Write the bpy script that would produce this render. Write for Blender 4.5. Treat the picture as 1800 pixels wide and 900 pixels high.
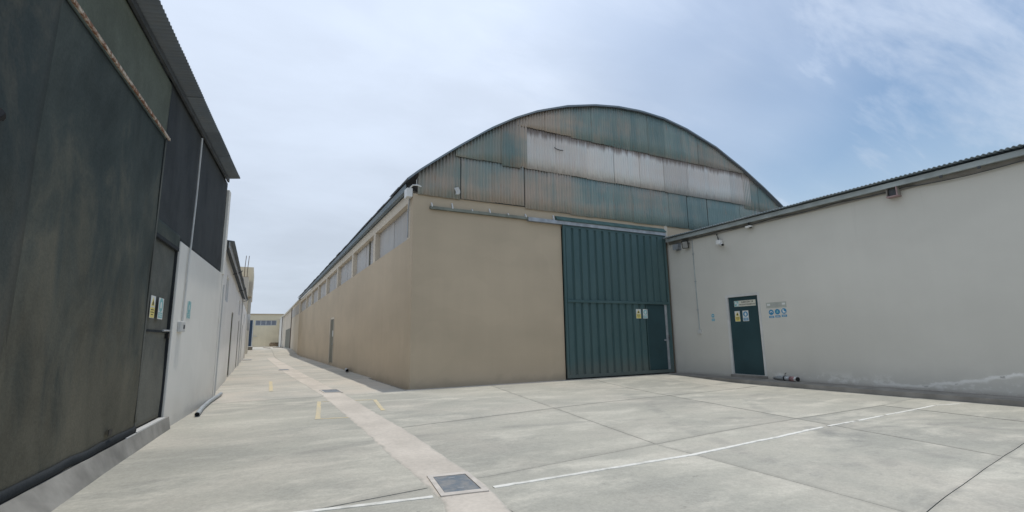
import bpy, bmesh, math, random
from mathutils import Vector, Matrix, noise
random.seed(7)
S = bpy.context.scene
COL = S.collection
for o in list(bpy.data.objects):
    bpy.data.objects.remove(o)

# ------------------------------------------------------------------ camera
F_PX, PITCH, ROLL, YAW, CAM_H = 852.85, 0.168753, -0.0160714, 0.480988, 1.2
cam = bpy.data.cameras.new('Camera')
cam.sensor_width = 36.0
cam.lens = 36.0 * F_PX / 1800.0
cam.clip_start, cam.clip_end = 0.05, 3000.0
camo = bpy.data.objects.new('Camera', cam)
COL.objects.link(camo)
fw = Vector((math.sin(YAW) * math.cos(PITCH), math.cos(YAW) * math.cos(PITCH), math.sin(PITCH)))
r0 = Vector((math.cos(YAW), -math.sin(YAW), 0))
u0 = r0.cross(fw)
rr = r0 * math.cos(ROLL) + u0 * math.sin(ROLL)
uu = u0 * math.cos(ROLL) - r0 * math.sin(ROLL)
m = Matrix((rr, uu, -fw)).transposed().to_4x4()
m.translation = Vector((0, 0, CAM_H))
camo.matrix_world = m
S.camera = camo

# ------------------------------------------------------------------ sun and sky
SUN_TO = Vector((0.092, 0.004, 1.0)).normalized()
sun = bpy.data.lights.new('Sun', 'SUN')
sun.energy = 2.15
sun.angle = math.radians(0.6)
sun.color = (1.0, 0.95, 0.87)
suno = bpy.data.objects.new('Sun', sun)
COL.objects.link(suno)
suno.rotation_euler = SUN_TO.to_track_quat('Z', 'Y').to_euler()
suno.location = (0, 0, 40)

world = bpy.data.worlds.new('World')
S.world = world
world.use_nodes = True
wn, wl = world.node_tree.nodes, world.node_tree.links
wn.clear()
def W(t, **k):
    n = wn.new(t)
    for a, b in k.items():
        setattr(n, a, b)
    return n
def wmath(op, a, b=None, c=None):
    n = W('ShaderNodeMath', operation=op)
    for i, v in enumerate((a, b, c)):
        if v is None: continue
        if isinstance(v, (int, float)): n.inputs[i].default_value = v
        else: wl.new(v, n.inputs[i])
    return n.outputs[0]
sky = W('ShaderNodeTexSky', sky_type='NISHITA')
sky.sun_disc = False
sky.sun_elevation = math.asin(SUN_TO.z)
sky.sun_rotation = math.atan2(SUN_TO.x, SUN_TO.y)
sky.air_density, sky.dust_density, sky.ozone_density = 1.4, 0.1, 3.0
tc = W('ShaderNodeTexCoord')
sep = W('ShaderNodeSeparateXYZ'); wl.new(tc.outputs['Generated'], sep.inputs[0])
den = wmath('ADD', wmath('MAXIMUM', sep.outputs[2], 0.0), 0.30)
cx, cy = wmath('DIVIDE', sep.outputs[0], den), wmath('DIVIDE', sep.outputs[1], den)
comb = W('ShaderNodeCombineXYZ'); wl.new(cx, comb.inputs[0]); wl.new(cy, comb.inputs[1])
def wnoise(scale, rot, stretch, detail, rough, off, dist=0.0):
    mp = W('ShaderNodeMapping')
    mp.inputs['Rotation'].default_value = (0, 0, rot)
    mp.inputs['Scale'].default_value = (stretch[0], stretch[1], 1)
    mp.inputs['Location'].default_value = off
    wl.new(comb.outputs[0], mp.inputs[0])
    nz = W('ShaderNodeTexNoise')
    nz.inputs['Scale'].default_value = scale
    nz.inputs['Detail'].default_value = detail
    nz.inputs['Roughness'].default_value = rough
    nz.inputs['Distortion'].default_value = dist
    wl.new(mp.outputs[0], nz.inputs['Vector'])
    return nz.outputs[0]
def wramp(v, lo, hi, a=0.0, b=1.0):
    n = W('ShaderNodeMapRange', interpolation_type='SMOOTHSTEP')
    wl.new(v, n.inputs[0])
    for i, q in enumerate((lo, hi, a, b)): n.inputs[1 + i].default_value = q
    return n.outputs[0]
WROT = 0.35
# a thin veil of high cloud thickens towards the left of the view and breaks into wisps on the right
bank = wmath('ADD', wmath('MULTIPLY', sep.outputs[0], -0.70), wmath('MULTIPLY', sep.outputs[1], 0.42))
big = wnoise(0.9, 0.5, (1, 1), 3, 0.5, (3.1, 1.7, 0))
bankm = wramp(wmath('ADD', bank, wmath('MULTIPLY', wmath('SUBTRACT', big, 0.5), 0.7)), -0.62, 0.22)
wisp = wnoise(1.3, WROT, (0.7, 2.6), 9, 0.60, (1.9, 0.6, 0), 0.35)
wisp2 = wnoise(5.0, WROT, (0.8, 2.2), 6, 0.6, (5.4, 0.2, 0), 0.3)
wm = wramp(wmath('ADD', wisp, wmath('MULTIPLY', wmath('SUBTRACT', wisp2, 0.5), 0.30)), 0.36, 0.70, 0.0, 0.58)
haze = wramp(sep.outputs[2], 0.0, 0.42, 0.55, 0.0)
cover = wmath('MAXIMUM', wmath('MAXIMUM', bankm, wm), haze)
cover = wmath('MINIMUM', wmath('ADD', cover, wmath('MULTIPLY', wm, 0.25)), 0.96)
lum = wramp(wnoise(1.6, 0.2, (1, 1.6), 6, 0.55, (7.0, 3.0, 0), 0.2), 0.3, 0.7, 0.93, 1.06)
# cloud sheet: greyer low down where it is seen through more air
ccol = W('ShaderNodeMix', data_type='RGBA')
wl.new(wramp(sep.outputs[2], 0.0, 0.62), ccol.inputs[0])
ccol.inputs[6].default_value = (5.2, 5.85, 6.75, 1)
ccol.inputs[7].default_value = (6.95, 7.85, 9.35, 1)
cl = W('ShaderNodeVectorMath', operation='SCALE'); wl.new(ccol.outputs[2], cl.inputs[0]); wl.new(lum, cl.inputs[3])
mixs = W('ShaderNodeMix', data_type='RGBA')
wl.new(cover, mixs.inputs[0]); wl.new(sky.outputs[0], mixs.inputs[6]); wl.new(cl.outputs[0], mixs.inputs[7])
bg = W('ShaderNodeBackground'); bg.inputs['Strength'].default_value = 0.112
wl.new(mixs.outputs[2], bg.inputs['Color'])
wo = W('ShaderNodeOutputWorld'); wl.new(bg.outputs[0], wo.inputs[0])

S.view_settings.view_transform = 'Standard'
S.view_settings.look = 'None'
S.view_settings.exposure = 0.0
S.view_settings.gamma = 1.0
S.render.engine = 'CYCLES'
S.cycles.max_bounces = 6
S.render.resolution_x, S.render.resolution_y = 1024, 512

# ------------------------------------------------------------------ materials
class NT:
    def __init__(s, name, rough=0.85, metallic=0.0, spec=0.3):
        s.m = bpy.data.materials.new(name); s.m.use_nodes = True
        s.n, s.l = s.m.node_tree.nodes, s.m.node_tree.links
        s.b = s.n['Principled BSDF']
        s.b.inputs['Roughness'].default_value = rough
        s.b.inputs['Metallic'].default_value = metallic
        s.b.inputs['Specular IOR Level'].default_value = spec
        s.pos = s.n.new('ShaderNodeNewGeometry').outputs['Position']
        s.sep = s.n.new('ShaderNodeSeparateXYZ'); s.l.new(s.pos, s.sep.inputs[0])
        s.rnd = s.n.new('ShaderNodeObjectInfo').outputs['Random']
    def put(s, sock, v):
        if isinstance(v, (int, float)): sock.default_value = v
        elif isinstance(v, (tuple, list)): sock.default_value = tuple(v) + ((1,) if len(v) == 3 and sock.type == 'RGBA' else ())
        else: s.l.new(v, sock)
    def math(s, op, a, b=0.0, c=None):
        n = s.n.new('ShaderNodeMath'); n.operation = op
        s.put(n.inputs[0], a); s.put(n.inputs[1], b)
        if c is not None: s.put(n.inputs[2], c)
        return n.outputs[0]
    def noise(s, scale=(1, 1, 1), detail=4, rough=0.55, off=0.0, rnd=0.0, dist=0.0):
        mp = s.n.new('ShaderNodeMapping'); s.l.new(s.pos, mp.inputs[0])
        mp.inputs['Scale'].default_value = scale
        mp.inputs['Location'].default_value = (off, off * 1.3, off * .7)
        v = mp.outputs[0]
        if rnd:
            a = s.n.new('ShaderNodeVectorMath'); a.operation = 'ADD'
            s.l.new(v, a.inputs[0]); s.l.new(s.math('MULTIPLY', s.rnd, rnd), a.inputs[1]); v = a.outputs[0]
        n = s.n.new('ShaderNodeTexNoise')
        n.inputs['Scale'].default_value = 1.0
        n.inputs['Detail'].default_value = detail
        n.inputs['Roughness'].default_value = rough
        n.inputs['Distortion'].default_value = dist
        s.l.new(v, n.inputs['Vector'])
        return n.outputs[0]
    def ramp(s, v, lo, hi, a=0.0, b=1.0):
        n = s.n.new('ShaderNodeMapRange'); n.interpolation_type = 'SMOOTHSTEP'
        for i, q in enumerate((v, lo, hi, a, b)): s.put(n.inputs[i], q)
        return n.outputs[0]
    def mix(s, f, a, b):
        n = s.n.new('ShaderNodeMix'); n.data_type = 'RGBA'
        s.put(n.inputs[0], f); s.put(n.inputs[6], a); s.put(n.inputs[7], b)
        return n.outputs[2]
    def scale(s, c, f):
        n = s.n.new('ShaderNodeVectorMath'); n.operation = 'SCALE'
        if isinstance(c, tuple): n.inputs[0].default_value = c
        else: s.l.new(c, n.inputs[0])
        s.put(n.inputs[3], f)
        return n.outputs[0]
    def bump(s, h, strength=0.3, dist=0.01):
        n = s.n.new('ShaderNodeBump'); n.inputs['Strength'].default_value = strength
        n.inputs['Distance'].default_value = dist
        s.l.new(h, n.inputs['Height']); s.l.new(n.outputs[0], s.b.inputs['Normal'])
    def out(s, c, rough=None):
        s.put(s.b.inputs['Base Color'], c)
        if rough is not None: s.put(s.b.inputs['Roughness'], rough)
        return s.m

def simple(name, col, rough=0.7, var=0.12, sc=3.0, metallic=0.0, spec=0.3, bump=0.0, rnd=0.0):
    t = NT(name, rough, metallic, spec)
    n = t.noise((sc, sc, sc), 5)
    f = t.ramp(n, 0.25, 0.75, 1 - var, 1 + var)
    if rnd: f = t.math('MULTIPLY', f, t.math('ADD', 1 - rnd, t.math('MULTIPLY', t.rnd, 2 * rnd)))
    if bump: t.bump(t.noise((sc * 12,) * 3, 4), bump, 0.004)
    return t.out(t.scale(tuple(col), f))

def concrete(name, base, dark, pale, dusty=None, yard=False):
    t = NT(name, 0.9)
    a = t.noise((0.30, 0.50, 1), 6, 0.62, 0, 1.0, 0.2)
    b = t.noise((0.9, 1.9, 1), 8, 0.68, 4, 2.0, 0.3)
    c = t.noise((22, 22, 22), 4, 0.6, 1)
    e = t.noise((70, 70, 70), 2, 0.5, 2)
    col = t.mix(t.ramp(a, 0.34, 0.64), dark, base)
    col = t.mix(t.math('MULTIPLY', t.ramp(b, 0.46, 0.70), 0.80), col, pale)
    st = t.noise((1.0, 2.6, 1), 8, 0.72, 9, 1.0, 0.5)
    col = t.mix(t.math('MULTIPLY', t.ramp(st, 0.55, 0.74), 0.40), col, tuple(q * 0.80 for q in dark))
    w = t.noise((0.5, 0.45, 1), 6, 0.65, 13)
    col = t.mix(t.math('MULTIPLY', t.ramp(w, 0.44, 0.66), 0.75 if dusty else 0.35), col, dusty or (0.53, 0.485, 0.415))
    sp = t.noise((1.2, 1.2, 1), 2, 0.5, 21)
    spots = t.noise((9, 12, 1), 4, 0.65, 5)
    dk = t.math('MULTIPLY', t.ramp(spots, 0.62, 0.72), t.ramp(sp, 0.50, 0.64))
    col = t.mix(t.math('MULTIPLY', dk, 0.40), col, (0.14, 0.14, 0.13))
    if yard:
        # scuffs left by turning trucks: pairs of arcs, broken up by wear
        for cx, cy, rad in ((7.6, 0.6, 3.05), (7.6, 0.6, 3.40), (12.2, 1.5, 6.2), (12.2, 1.5, 7.9), (2.5, -1.0, 7.3)):
            dx, dy = t.math('SUBTRACT', t.sep.outputs[0], cx), t.math('SUBTRACT', t.sep.outputs[1], cy)
            d = t.math('SQRT', t.math('ADD', t.math('MULTIPLY', dx, dx), t.math('MULTIPLY', dy, dy)))
            k = t.math('ABSOLUTE', t.math('SUBTRACT', t.math('ADD', d, t.math('MULTIPLY', a, 0.5)), rad + 0.25))
            k = t.math('MULTIPLY', t.ramp(k, 0.03, 0.16, 1.0, 0.0), t.ramp(st, 0.42, 0.58))
            col = t.mix(t.math('MULTIPLY', k, 0.28), col, (0.20, 0.20, 0.19))
    at = t.n.new('ShaderNodeAttribute'); at.attribute_name = 'rim'
    rim = t.math('ADD', at.outputs['Fac'], t.math('MULTIPLY', t.math('SUBTRACT', b, 0.5), 2.0))
    col = t.mix(t.ramp(rim, 0.0, 0.75, 0.30, 0.0), col, (0.25, 0.24, 0.21))
    f = t.math('MULTIPLY', t.ramp(c, 0.2, 0.8, 0.92, 1.07), t.math('ADD', 0.965, t.math('MULTIPLY', t.rnd, 0.07)))
    f = t.math('MULTIPLY', f, t.ramp(e, 0.25, 0.75, 0.93, 1.06))
    t.bump(t.math('ADD', c, t.math('MULTIPLY', e, 0.5)), 0.35, 0.004)
    return t.out(t.scale(col, f))

def painted_wall(name, base, low=None, band=0.06, streak=0.06, warm=None):
    """flat wall paint: roller marks, faint streaks and a dusty skirt near the ground"""
    t = NT(name, 0.88)
    n1 = t.noise((0.25, 0.25, 0.5), 5, 0.55, 2)
    n2 = t.noise((3.0, 3.0, 0.35), 5, 0.6, 6)
    n3 = t.noise((30, 30, 30), 3, 0.6)
    f = t.math('MULTIPLY', t.ramp(n1, 0.3, 0.7, 1 - band, 1 + band * 1.2), t.ramp(n2, 0.3, 0.7, 1 - streak, 1 + streak))
    col = tuple(base)
    if warm: col = t.mix(t.ramp(t.noise((0.18, 0.18, 0.6), 3, 0.5, 11), 0.40, 0.60), col, warm)
    if low:
        h = t.math('ADD', t.sep.outputs[2], t.math('MULTIPLY', t.noise((1.2, 1.2, 2.0), 5, 0.6, 3), 0.8))
        col = t.mix(t.ramp(h, 0.45, 1.0, 0.75, 0.0), col, low)
    # splash of dust at the foot, sparse faint run-off marks, patches rolled over in a slightly different batch
    sp = t.math('ADD', t.sep.outputs[2], t.math('MULTIPLY', t.math('SUBTRACT', t.noise((2.2, 2.2, 3.0), 6, 0.7, 15), 0.5), 0.55))
    col = t.mix(t.ramp(sp, 0.0, 0.26, 0.40, 0.0), col if not isinstance(col, tuple) else col, tuple(q * 0.66 for q in base))
    run = t.math('MULTIPLY', t.ramp(t.noise((5.0, 5.0, 0.16), 5, 0.7, 23), 0.60, 0.76), t.ramp(t.noise((0.6, 0.6, 0.5), 3, 0.6, 27), 0.46, 0.62))
    f = t.math('MULTIPLY', f, t.ramp(run, 0.0, 1.0, 1.0, 0.90))
    f = t.math('MULTIPLY', f, t.ramp(t.noise((0.7, 0.7, 0.9), 2, 0.4, 31), 0.53, 0.56, 1.0, 1.025))
    t.bump(t.math('ADD', n3, t.math('MULTIPLY', t.noise((3, 3, 3), 4, 0.6, 5), 0.6)), 0.3, 0.004)
    return t.out(t.scale(col, f))

M = {}
M['slab'] = concrete('yard_concrete', (0.43, 0.415, 0.355), (0.33, 0.325, 0.285), (0.55, 0.525, 0.45), None, True)
M['slab_alley'] = concrete('alley_concrete', (0.47, 0.445, 0.385), (0.38, 0.37, 0.33), (0.56, 0.535, 0.47), (0.54, 0.49, 0.42))
M['joint'] = simple('joint_dirt', (0.26, 0.25, 0.22), 0.95, 0.3, 6)
def mk_trench():
    t = NT('trench_fill', 0.92)
    a = t.noise((1.2, 0.7, 1), 6, 0.6, 3); b = t.noise((6, 5, 1), 6, 0.65, 7); c = t.noise((24, 24, 24), 4, 0.6)
    col = t.mix(t.ramp(a, 0.36, 0.64), (0.50, 0.455, 0.395), (0.60, 0.545, 0.475))
    col = t.mix(t.math('MULTIPLY', t.ramp(b, 0.55, 0.72), 0.5), col, (0.43, 0.40, 0.355))
    at = t.n.new('ShaderNodeAttribute'); at.attribute_name = 'rim'
    rim = t.math('ADD', at.outputs['Fac'], t.math('MULTIPLY', t.math('SUBTRACT', b, 0.5), 1.6))
    col = t.mix(t.ramp(rim, 0.15, 0.75), (0.40, 0.385, 0.335), col)
    t.bump(c, 0.3, 0.004)
    return t.out(t.scale(col, t.ramp(c, 0.2, 0.8, 0.92, 1.07)))
M['trench'] = mk_trench()
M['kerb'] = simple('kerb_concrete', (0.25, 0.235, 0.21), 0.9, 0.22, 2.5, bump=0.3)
M['plinth'] = simple('plinth_concrete', (0.265, 0.255, 0.23), 0.92, 0.30, 2.2, bump=0.4)
M['tan'] = painted_wall('tan_wall_paint', (0.48, 0.394, 0.285), (0.48, 0.394, 0.29), 0.05, 0.015, (0.505, 0.413, 0.298))
M['tan_light'] = painted_wall('light_tan_paint', (0.60, 0.53, 0.43), None, 0.05, 0.02)
M['cream'] = painted_wall('cream_paint', (0.68, 0.60, 0.44), None, 0.05, 0.02)
M['white_wall'] = painted_wall('white_wall_paint', (0.74, 0.72, 0.665), (0.69, 0.655, 0.59), 0.04, 0.015)
M['white_shed'] = painted_wall('white_shed_paint', (0.85, 0.85, 0.83), (0.82, 0.81, 0.77), 0.04, 0.015)
M['white'] = simple('white_plastic', (0.72, 0.72, 0.70), 0.5, 0.06)
M['steel'] = simple('galvanised_steel', (0.36, 0.38, 0.40), 0.5, 0.2, 5, 0.35)
M['dark_steel'] = simple('dark_steel', (0.07, 0.075, 0.08), 0.6, 0.25, 5)
M['rail_olive'] = simple('rail_olive_paint', (0.20, 0.21, 0.175), 0.65, 0.2, 5)
M['rail_green'] = simple('rail_green_sheet', (0.075, 0.135, 0.125), 0.6, 0.2, 4)
M['black'] = simple('black_plastic', (0.015, 0.015, 0.016), 0.5, 0.1)
M['pvc'] = simple('grey_pvc', (0.34, 0.37, 0.385), 0.45, 0.10, 4)
def mk_cover():
    t = NT('manhole_steel', 0.6, 0.15, 0.3)
    v = t.n.new('ShaderNodeTexChecker'); v.inputs['Scale'].default_value = 90.0
    t.l.new(t.pos, v.inputs['Vector'])
    a = t.noise((7, 7, 7), 6, 0.7, 3)
    col = t.mix(t.ramp(a, 0.40, 0.66), (0.165, 0.195, 0.225), (0.27, 0.27, 0.265))
    col = t.mix(t.ramp(t.noise((18, 18, 18), 5, 0.7, 9), 0.60, 0.72, 0, 0.5), col, (0.22, 0.15, 0.10))
    t.bump(t.math('ADD', v.outputs['Fac'], a), 0.4, 0.003)
    return t.out(col)
M['cover'] = mk_cover()
M['wood'] = simple('weathered_wood', (0.25, 0.19, 0.13), 0.9, 0.35, 6)
M['rebar'] = simple('rebar_rust', (0.16, 0.10, 0.07), 0.8, 0.3, 8)
M['blue_door'] = simple('navy_sheet', (0.035, 0.06, 0.10), 0.6, 0.15, 1.5)
M['grey_door'] = simple('grey_green_door', (0.17, 0.165, 0.13), 0.7, 0.12, 2)
M['glass'] = simple('dusty_glass', (0.20, 0.22, 0.26), 0.25, 0.15, 2, 0, 0.5)
M['frame_light'] = simple('pale_frame', (0.58, 0.58, 0.56), 0.6, 0.08, 4)
M['reddish'] = simple('faded_red_plastic', (0.36, 0.21, 0.21), 0.6, 0.2, 8)
M['foil'] = simple('silver_wrap', (0.40, 0.42, 0.43), 0.35, 0.2, 20, 0.3)
M['sign_white'] = simple('sign_white', (0.66, 0.68, 0.66), 0.5, 0.05, 6)
M['sign_beige'] = simple('sign_beige', (0.60, 0.59, 0.50), 0.55, 0.06, 6)
M['sign_grey'] = simple('sign_faded_grey', (0.40, 0.415, 0.37), 0.6, 0.08, 6)
M['sign_yellow'] = simple('sign_yellow', (0.74, 0.62, 0.20), 0.5, 0.08, 6)
M['sign_blue'] = simple('sign_blue', (0.045, 0.24, 0.42), 0.5, 0.08, 6)
M['sign_teal'] = simple('sign_teal', (0.22, 0.47, 0.48), 0.55, 0.08, 6)
M['sign_black'] = simple('sign_black', (0.03, 0.03, 0.03), 0.5, 0.05, 6)
M['lens'] = simple('lamp_glass', (0.25, 0.26, 0.26), 0.2, 0.05, 6, 0, 0.5)

def mk_white_grey_wall():
    """pale wall of the right-hand building: paint over plaster that is flaking off above the kerb"""
    t = NT('pale_grey_wall_paint', 0.88)
    n1 = t.noise((0.3, 0.3, 0.45), 5, 0.55, 2)
    n2 = t.noise((2.4, 2.4, 0.3), 5, 0.6, 6)
    base = t.scale((0.60, 0.585, 0.53), t.math('MULTIPLY', t.ramp(n1, 0.3, 0.7, 0.94, 1.05), t.ramp(n2, 0.3, 0.7, 0.99, 1.01)))
    z, y = t.sep.outputs[2], t.sep.outputs[1]
    nb = t.noise((1.0, 1.6, 2.2), 6, 0.65, 5)
    nf = t.noise((5, 5, 7), 5, 0.65, 8)
    # efflorescence: ragged white crust up to knee height, higher towards the camera
    curve = t.math('ADD', t.ramp(y, 3.2, 5.5, 0.46, 0.13), t.ramp(y, 5.2, 6.6, 0.0, -0.09))
    top = t.math('ADD', curve, t.math('MULTIPLY', t.math('SUBTRACT', nb, 0.5), 0.30))
    d = t.math('SUBTRACT', top, z)
    edge = t.math('MULTIPLY', t.ramp(d, -0.025, 0.02), t.ramp(d, 0.03, 0.09, 1.0, 0.0))
    edge = t.math('MULTIPLY', edge, t.ramp(y, 5.9, 6.6, 1.0, 0.0))
    blot = t.math('MULTIPLY', t.ramp(z, 0.10, 0.34, 1.0, 0.0), t.ramp(t.math('ADD', t.math('MULTIPLY', nf, 0.5), t.math('MULTIPLY', nb, 0.5)), 0.51, 0.60))
    crust = t.math('MAXIMUM', edge, t.math('MULTIPLY', blot, 0.7))
    crust = t.math('MULTIPLY', crust, t.ramp(t.math('ADD', y, nb), 9.0, 9.6, 1.0, 0.12))
    col = t.mix(t.math('MULTIPLY', crust, 0.95), base, (0.84, 0.83, 0.79))
    hole = t.math('MULTIPLY', t.ramp(d, 0.0, 0.015), t.math('MULTIPLY', t.math('MULTIPLY', t.ramp(d, 0.03, 0.06, 1.0, 0.0), t.ramp(y, 5.2, 5.6, 1.0, 0.0)), t.ramp(nf, 0.53, 0.58)))
    col = t.mix(t.math('MULTIPLY', hole, 0.65), col, (0.20, 0.19, 0.17))
    run = t.math('MULTIPLY', t.ramp(t.noise((6, 6, 0.14), 5, 0.7, 23), 0.58, 0.76), t.ramp(t.math('ADD', z, t.math('MULTIPLY', nb, 1.6)), 3.6, 5.0))
    col = t.mix(t.math('MULTIPLY', run, 0.22), col, (0.30, 0.29, 0.27))
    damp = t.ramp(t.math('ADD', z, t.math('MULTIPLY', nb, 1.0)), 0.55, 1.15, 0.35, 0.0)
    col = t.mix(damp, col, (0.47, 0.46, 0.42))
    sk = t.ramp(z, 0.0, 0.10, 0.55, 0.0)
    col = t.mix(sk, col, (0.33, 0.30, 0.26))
    t.bump(t.math('ADD', t.noise((25, 25, 25), 3), t.math('MULTIPLY', crust, 0.6)), 0.3, 0.004)
    return t.out(col)
M['pale_wall'] = mk_white_grey_wall()

def mk_sheet(name, c1, c2, grime, rust, topgrime=None, gr=0.7, ru=0.6):
    """weathered corrugated sheet; dirt runs down along the ribs, each sheet a little different"""
    t = NT(name, 0.72, 0.0, 0.25)
    a = t.noise((1.3, 1.3, 0.30), 5, 0.6, 3, 30.0)
    b = t.noise((7, 7, 0.5), 6, 0.65, 1, 30.0)
    c = t.noise((0.22, 0.22, 0.55), 4, 0.6, 8)
    d = t.noise((9, 9, 1.6), 6, 0.65, 17, 10.0)
    col = t.mix(t.ramp(a, 0.35, 0.65), c1, c2)
    col = t.mix(t.math('MULTIPLY', t.ramp(t.math('ADD', t.math('MULTIPLY', c, 0.75), t.math('MULTIPLY', b, 0.35)), 0.48, 0.68), gr), col, grime)
    col = t.mix(t.math('MULTIPLY', t.ramp(d, 0.58, 0.72), ru), col, rust)
    if topgrime:
        tz, bz = topgrime
        h = t.math('ADD', t.sep.outputs[2], t.math('MULTIPLY', t.math('SUBTRACT', b, 0.5), 0.55))
        col = t.mix(t.ramp(h, tz - 0.22, tz + 0.02, 0.0, 0.85), col, (0.20, 0.155, 0.125))
        col = t.mix(t.ramp(h, bz, bz + 0.24, 0.45, 0.0), col, (0.33, 0.29, 0.26))
    f = t.math('ADD', 0.91, t.math('MULTIPLY', t.rnd, 0.18))
    return t.out(t.scale(col, f))
M['sheet_green'] = mk_sheet('faded_green_sheet', (0.19, 0.265, 0.26), (0.27, 0.325, 0.30), (0.42, 0.345, 0.285), (0.33, 0.215, 0.16), None, 0.80, 0.6)
M['sheet_grey'] = mk_sheet('dusty_grey_sheet', (0.30, 0.31, 0.275), (0.245, 0.30, 0.28), (0.46, 0.37, 0.30), (0.34, 0.225, 0.17), None, 0.85)
M['sheet_pale'] = mk_sheet('translucent_pale_sheet', (0.62, 0.63, 0.61), (0.68, 0.65, 0.61), (0.62, 0.53, 0.47), (0.44, 0.35, 0.29), (7.42, 6.2), 0.5, 0.35)
M['roof_sheet'] = mk_sheet('slate_roof_sheet', (0.20, 0.235, 0.28), (0.24, 0.27, 0.31), (0.27, 0.265, 0.26), (0.17, 0.14, 0.12), None, 0.5, 0.4)
M['roof_dark'] = mk_sheet('dark_eave_sheet', (0.125, 0.15, 0.18), (0.155, 0.18, 0.205), (0.15, 0.155, 0.155), (0.16, 0.13, 0.11), None, 0.5, 0.3)
M['roof_blue'] = mk_sheet('blue_grey_sheet', (0.19, 0.24, 0.28), (0.22, 0.265, 0.295), (0.26, 0.26, 0.25), (0.18, 0.15, 0.13), None, 0.4, 0.3)
M['fascia'] = simple('fascia_board', (0.36, 0.40, 0.40), 0.7, 0.18, 2.5)
M['pane'] = mk_sheet('milky_pane', (0.44, 0.435, 0.42), (0.50, 0.48, 0.45), (0.43, 0.385, 0.34), (0.34, 0.30, 0.26), None, 0.6, 0.3)

def mk_green_gate():
    t = NT('dark_green_gate_paint', 0.55, 0.0, 0.35)
    a = t.noise((1.0, 1.0, 0.35), 5, 0.6, 3, 6.0)
    b = t.noise((14, 14, 2.0), 5, 0.65, 9)
    col = t.mix(t.ramp(a, 0.3, 0.7), (0.052, 0.102, 0.105), (0.072, 0.126, 0.128))
    col = t.mix(t.ramp(b, 0.56, 0.76, 0, 0.45), col, (0.10, 0.135, 0.13))
    sc = t.noise((22, 22, 5), 6, 0.75, 19)
    col = t.mix(t.math('MULTIPLY', t.ramp(sc, 0.66, 0.74), t.ramp(t.sep.outputs[2], 0.2, 2.6, 0.8, 0.1)), col, (0.17, 0.12, 0.085))
    t.bump(t.noise((2.5, 2.5, 2.0), 3, 0.5, 8), 0.35, 0.02)
    low = t.math('ADD', t.sep.outputs[2], t.math('MULTIPLY', t.noise((3, 3, 1.5), 5), 0.6))
    col = t.mix(t.ramp(low, 0.35, 1.0, 0.5, 0.0), col, (0.14, 0.135, 0.115))
    return t.out(col, t.ramp(b, 0.3, 0.7, 0.48, 0.66))
M['gate'] = mk_green_gate()
M['door_green'] = simple('door_green_paint', (0.026, 0.060, 0.068), 0.5, 0.12, 1.5)

def mk_net(name, c1, c2, dust, low=True):
    t = NT(name, 0.95, 0.0, 0.1)
    a = t.noise((0.8, 0.8, 0.6), 5, 0.6, 3)
    b = t.noise((2.2, 2.2, 0.9), 6, 0.65, 7, 0, 1.0)
    col = t.mix(t.ramp(a, 0.35, 0.65), c1, c2)
    if low:
        h = t.math('ADD', t.sep.outputs[2], t.math('MULTIPLY', t.math('SUBTRACT', b, 0.5), 4.0))
        col = t.mix(t.ramp(h, 0.4, 2.8, 0.85, 0.0), col, dust)
        col = t.mix(t.math('MULTIPLY', t.ramp(b, 0.56, 0.72), 0.28), col, tuple(q * 0.75 for q in c1))
    c = t.noise((1.1, 1.1, 0.8), 6, 0.68, 19, 0, 0.4)
    e = t.noise((45, 45, 45), 3, 0.6, 4)
    col = t.mix(t.ramp(c, 0.50, 0.68, 0.0, 0.45 if low else 0.15), col, tuple(q * 1.25 for q in dust))
    t.bump(e, 0.35, 0.005)
    f = t.math('MULTIPLY', t.ramp(c, 0.32, 0.54, 0.76, 1.0), t.ramp(e, 0.25, 0.75, 0.91, 1.08))
    return t.out(t.scale(col, f))
M['net'] = mk_net('dark_shade_net', (0.062, 0.076, 0.072), (0.080, 0.093, 0.085), (0.150, 0.138, 0.104))
M['net_green'] = mk_net('green_shade_net', (0.13, 0.145, 0.118), (0.145, 0.16, 0.128), (0.10, 0.10, 0.08), False)
M['net_blue'] = mk_net('blue_black_net', (0.060, 0.066, 0.070), (0.072, 0.078, 0.080), (0.09, 0.088, 0.08), False)
M['net_left'] = mk_net('weathered_dark_net', (0.050, 0.064, 0.064), (0.066, 0.078, 0.074), (0.125, 0.115, 0.09))
M['net_hem'] = mk_net('net_hem', (0.035, 0.040, 0.045), (0.045, 0.050, 0.053), (0.06, 0.06, 0.06), False)
M['net_door'] = mk_net('dusty_net_door', (0.105, 0.113, 0.104), (0.13, 0.137, 0.124), (0.17, 0.167, 0.142))

def mk_rusty():
    t = NT('peeling_white_rusty_bar', 0.85)
    a = t.noise((14, 14, 14), 5, 0.7, 3)
    return t.out(t.mix(t.ramp(a, 0.42, 0.60), (0.24, 0.12, 0.07), (0.55, 0.47, 0.38)))
M['rusty'] = mk_rusty()
def mk_paint(name, c, c2, lo, hi):
    t = NT(name, 0.8)
    a = t.noise((9, 9, 3), 6, 0.65, 3)
    b = t.noise((1.2, 1.2, 1), 3, 0.6, 9)
    return t.out(t.mix(t.ramp(t.math('ADD', t.math('MULTIPLY', a, .6), t.math('MULTIPLY', b, .4)), lo, hi), c2, c))
M['line_white'] = mk_paint('worn_white_line', (0.72, 0.71, 0.66), (0.52, 0.51, 0.46), 0.36, 0.56)
M['line_yellow'] = mk_paint('worn_yellow_line', (0.64, 0.53, 0.31), (0.50, 0.46, 0.37), 0.36, 0.62)
M['earth'] = simple('dusty_earth', (0.36, 0.31, 0.25), 0.95, 0.2, 0.2)

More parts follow.
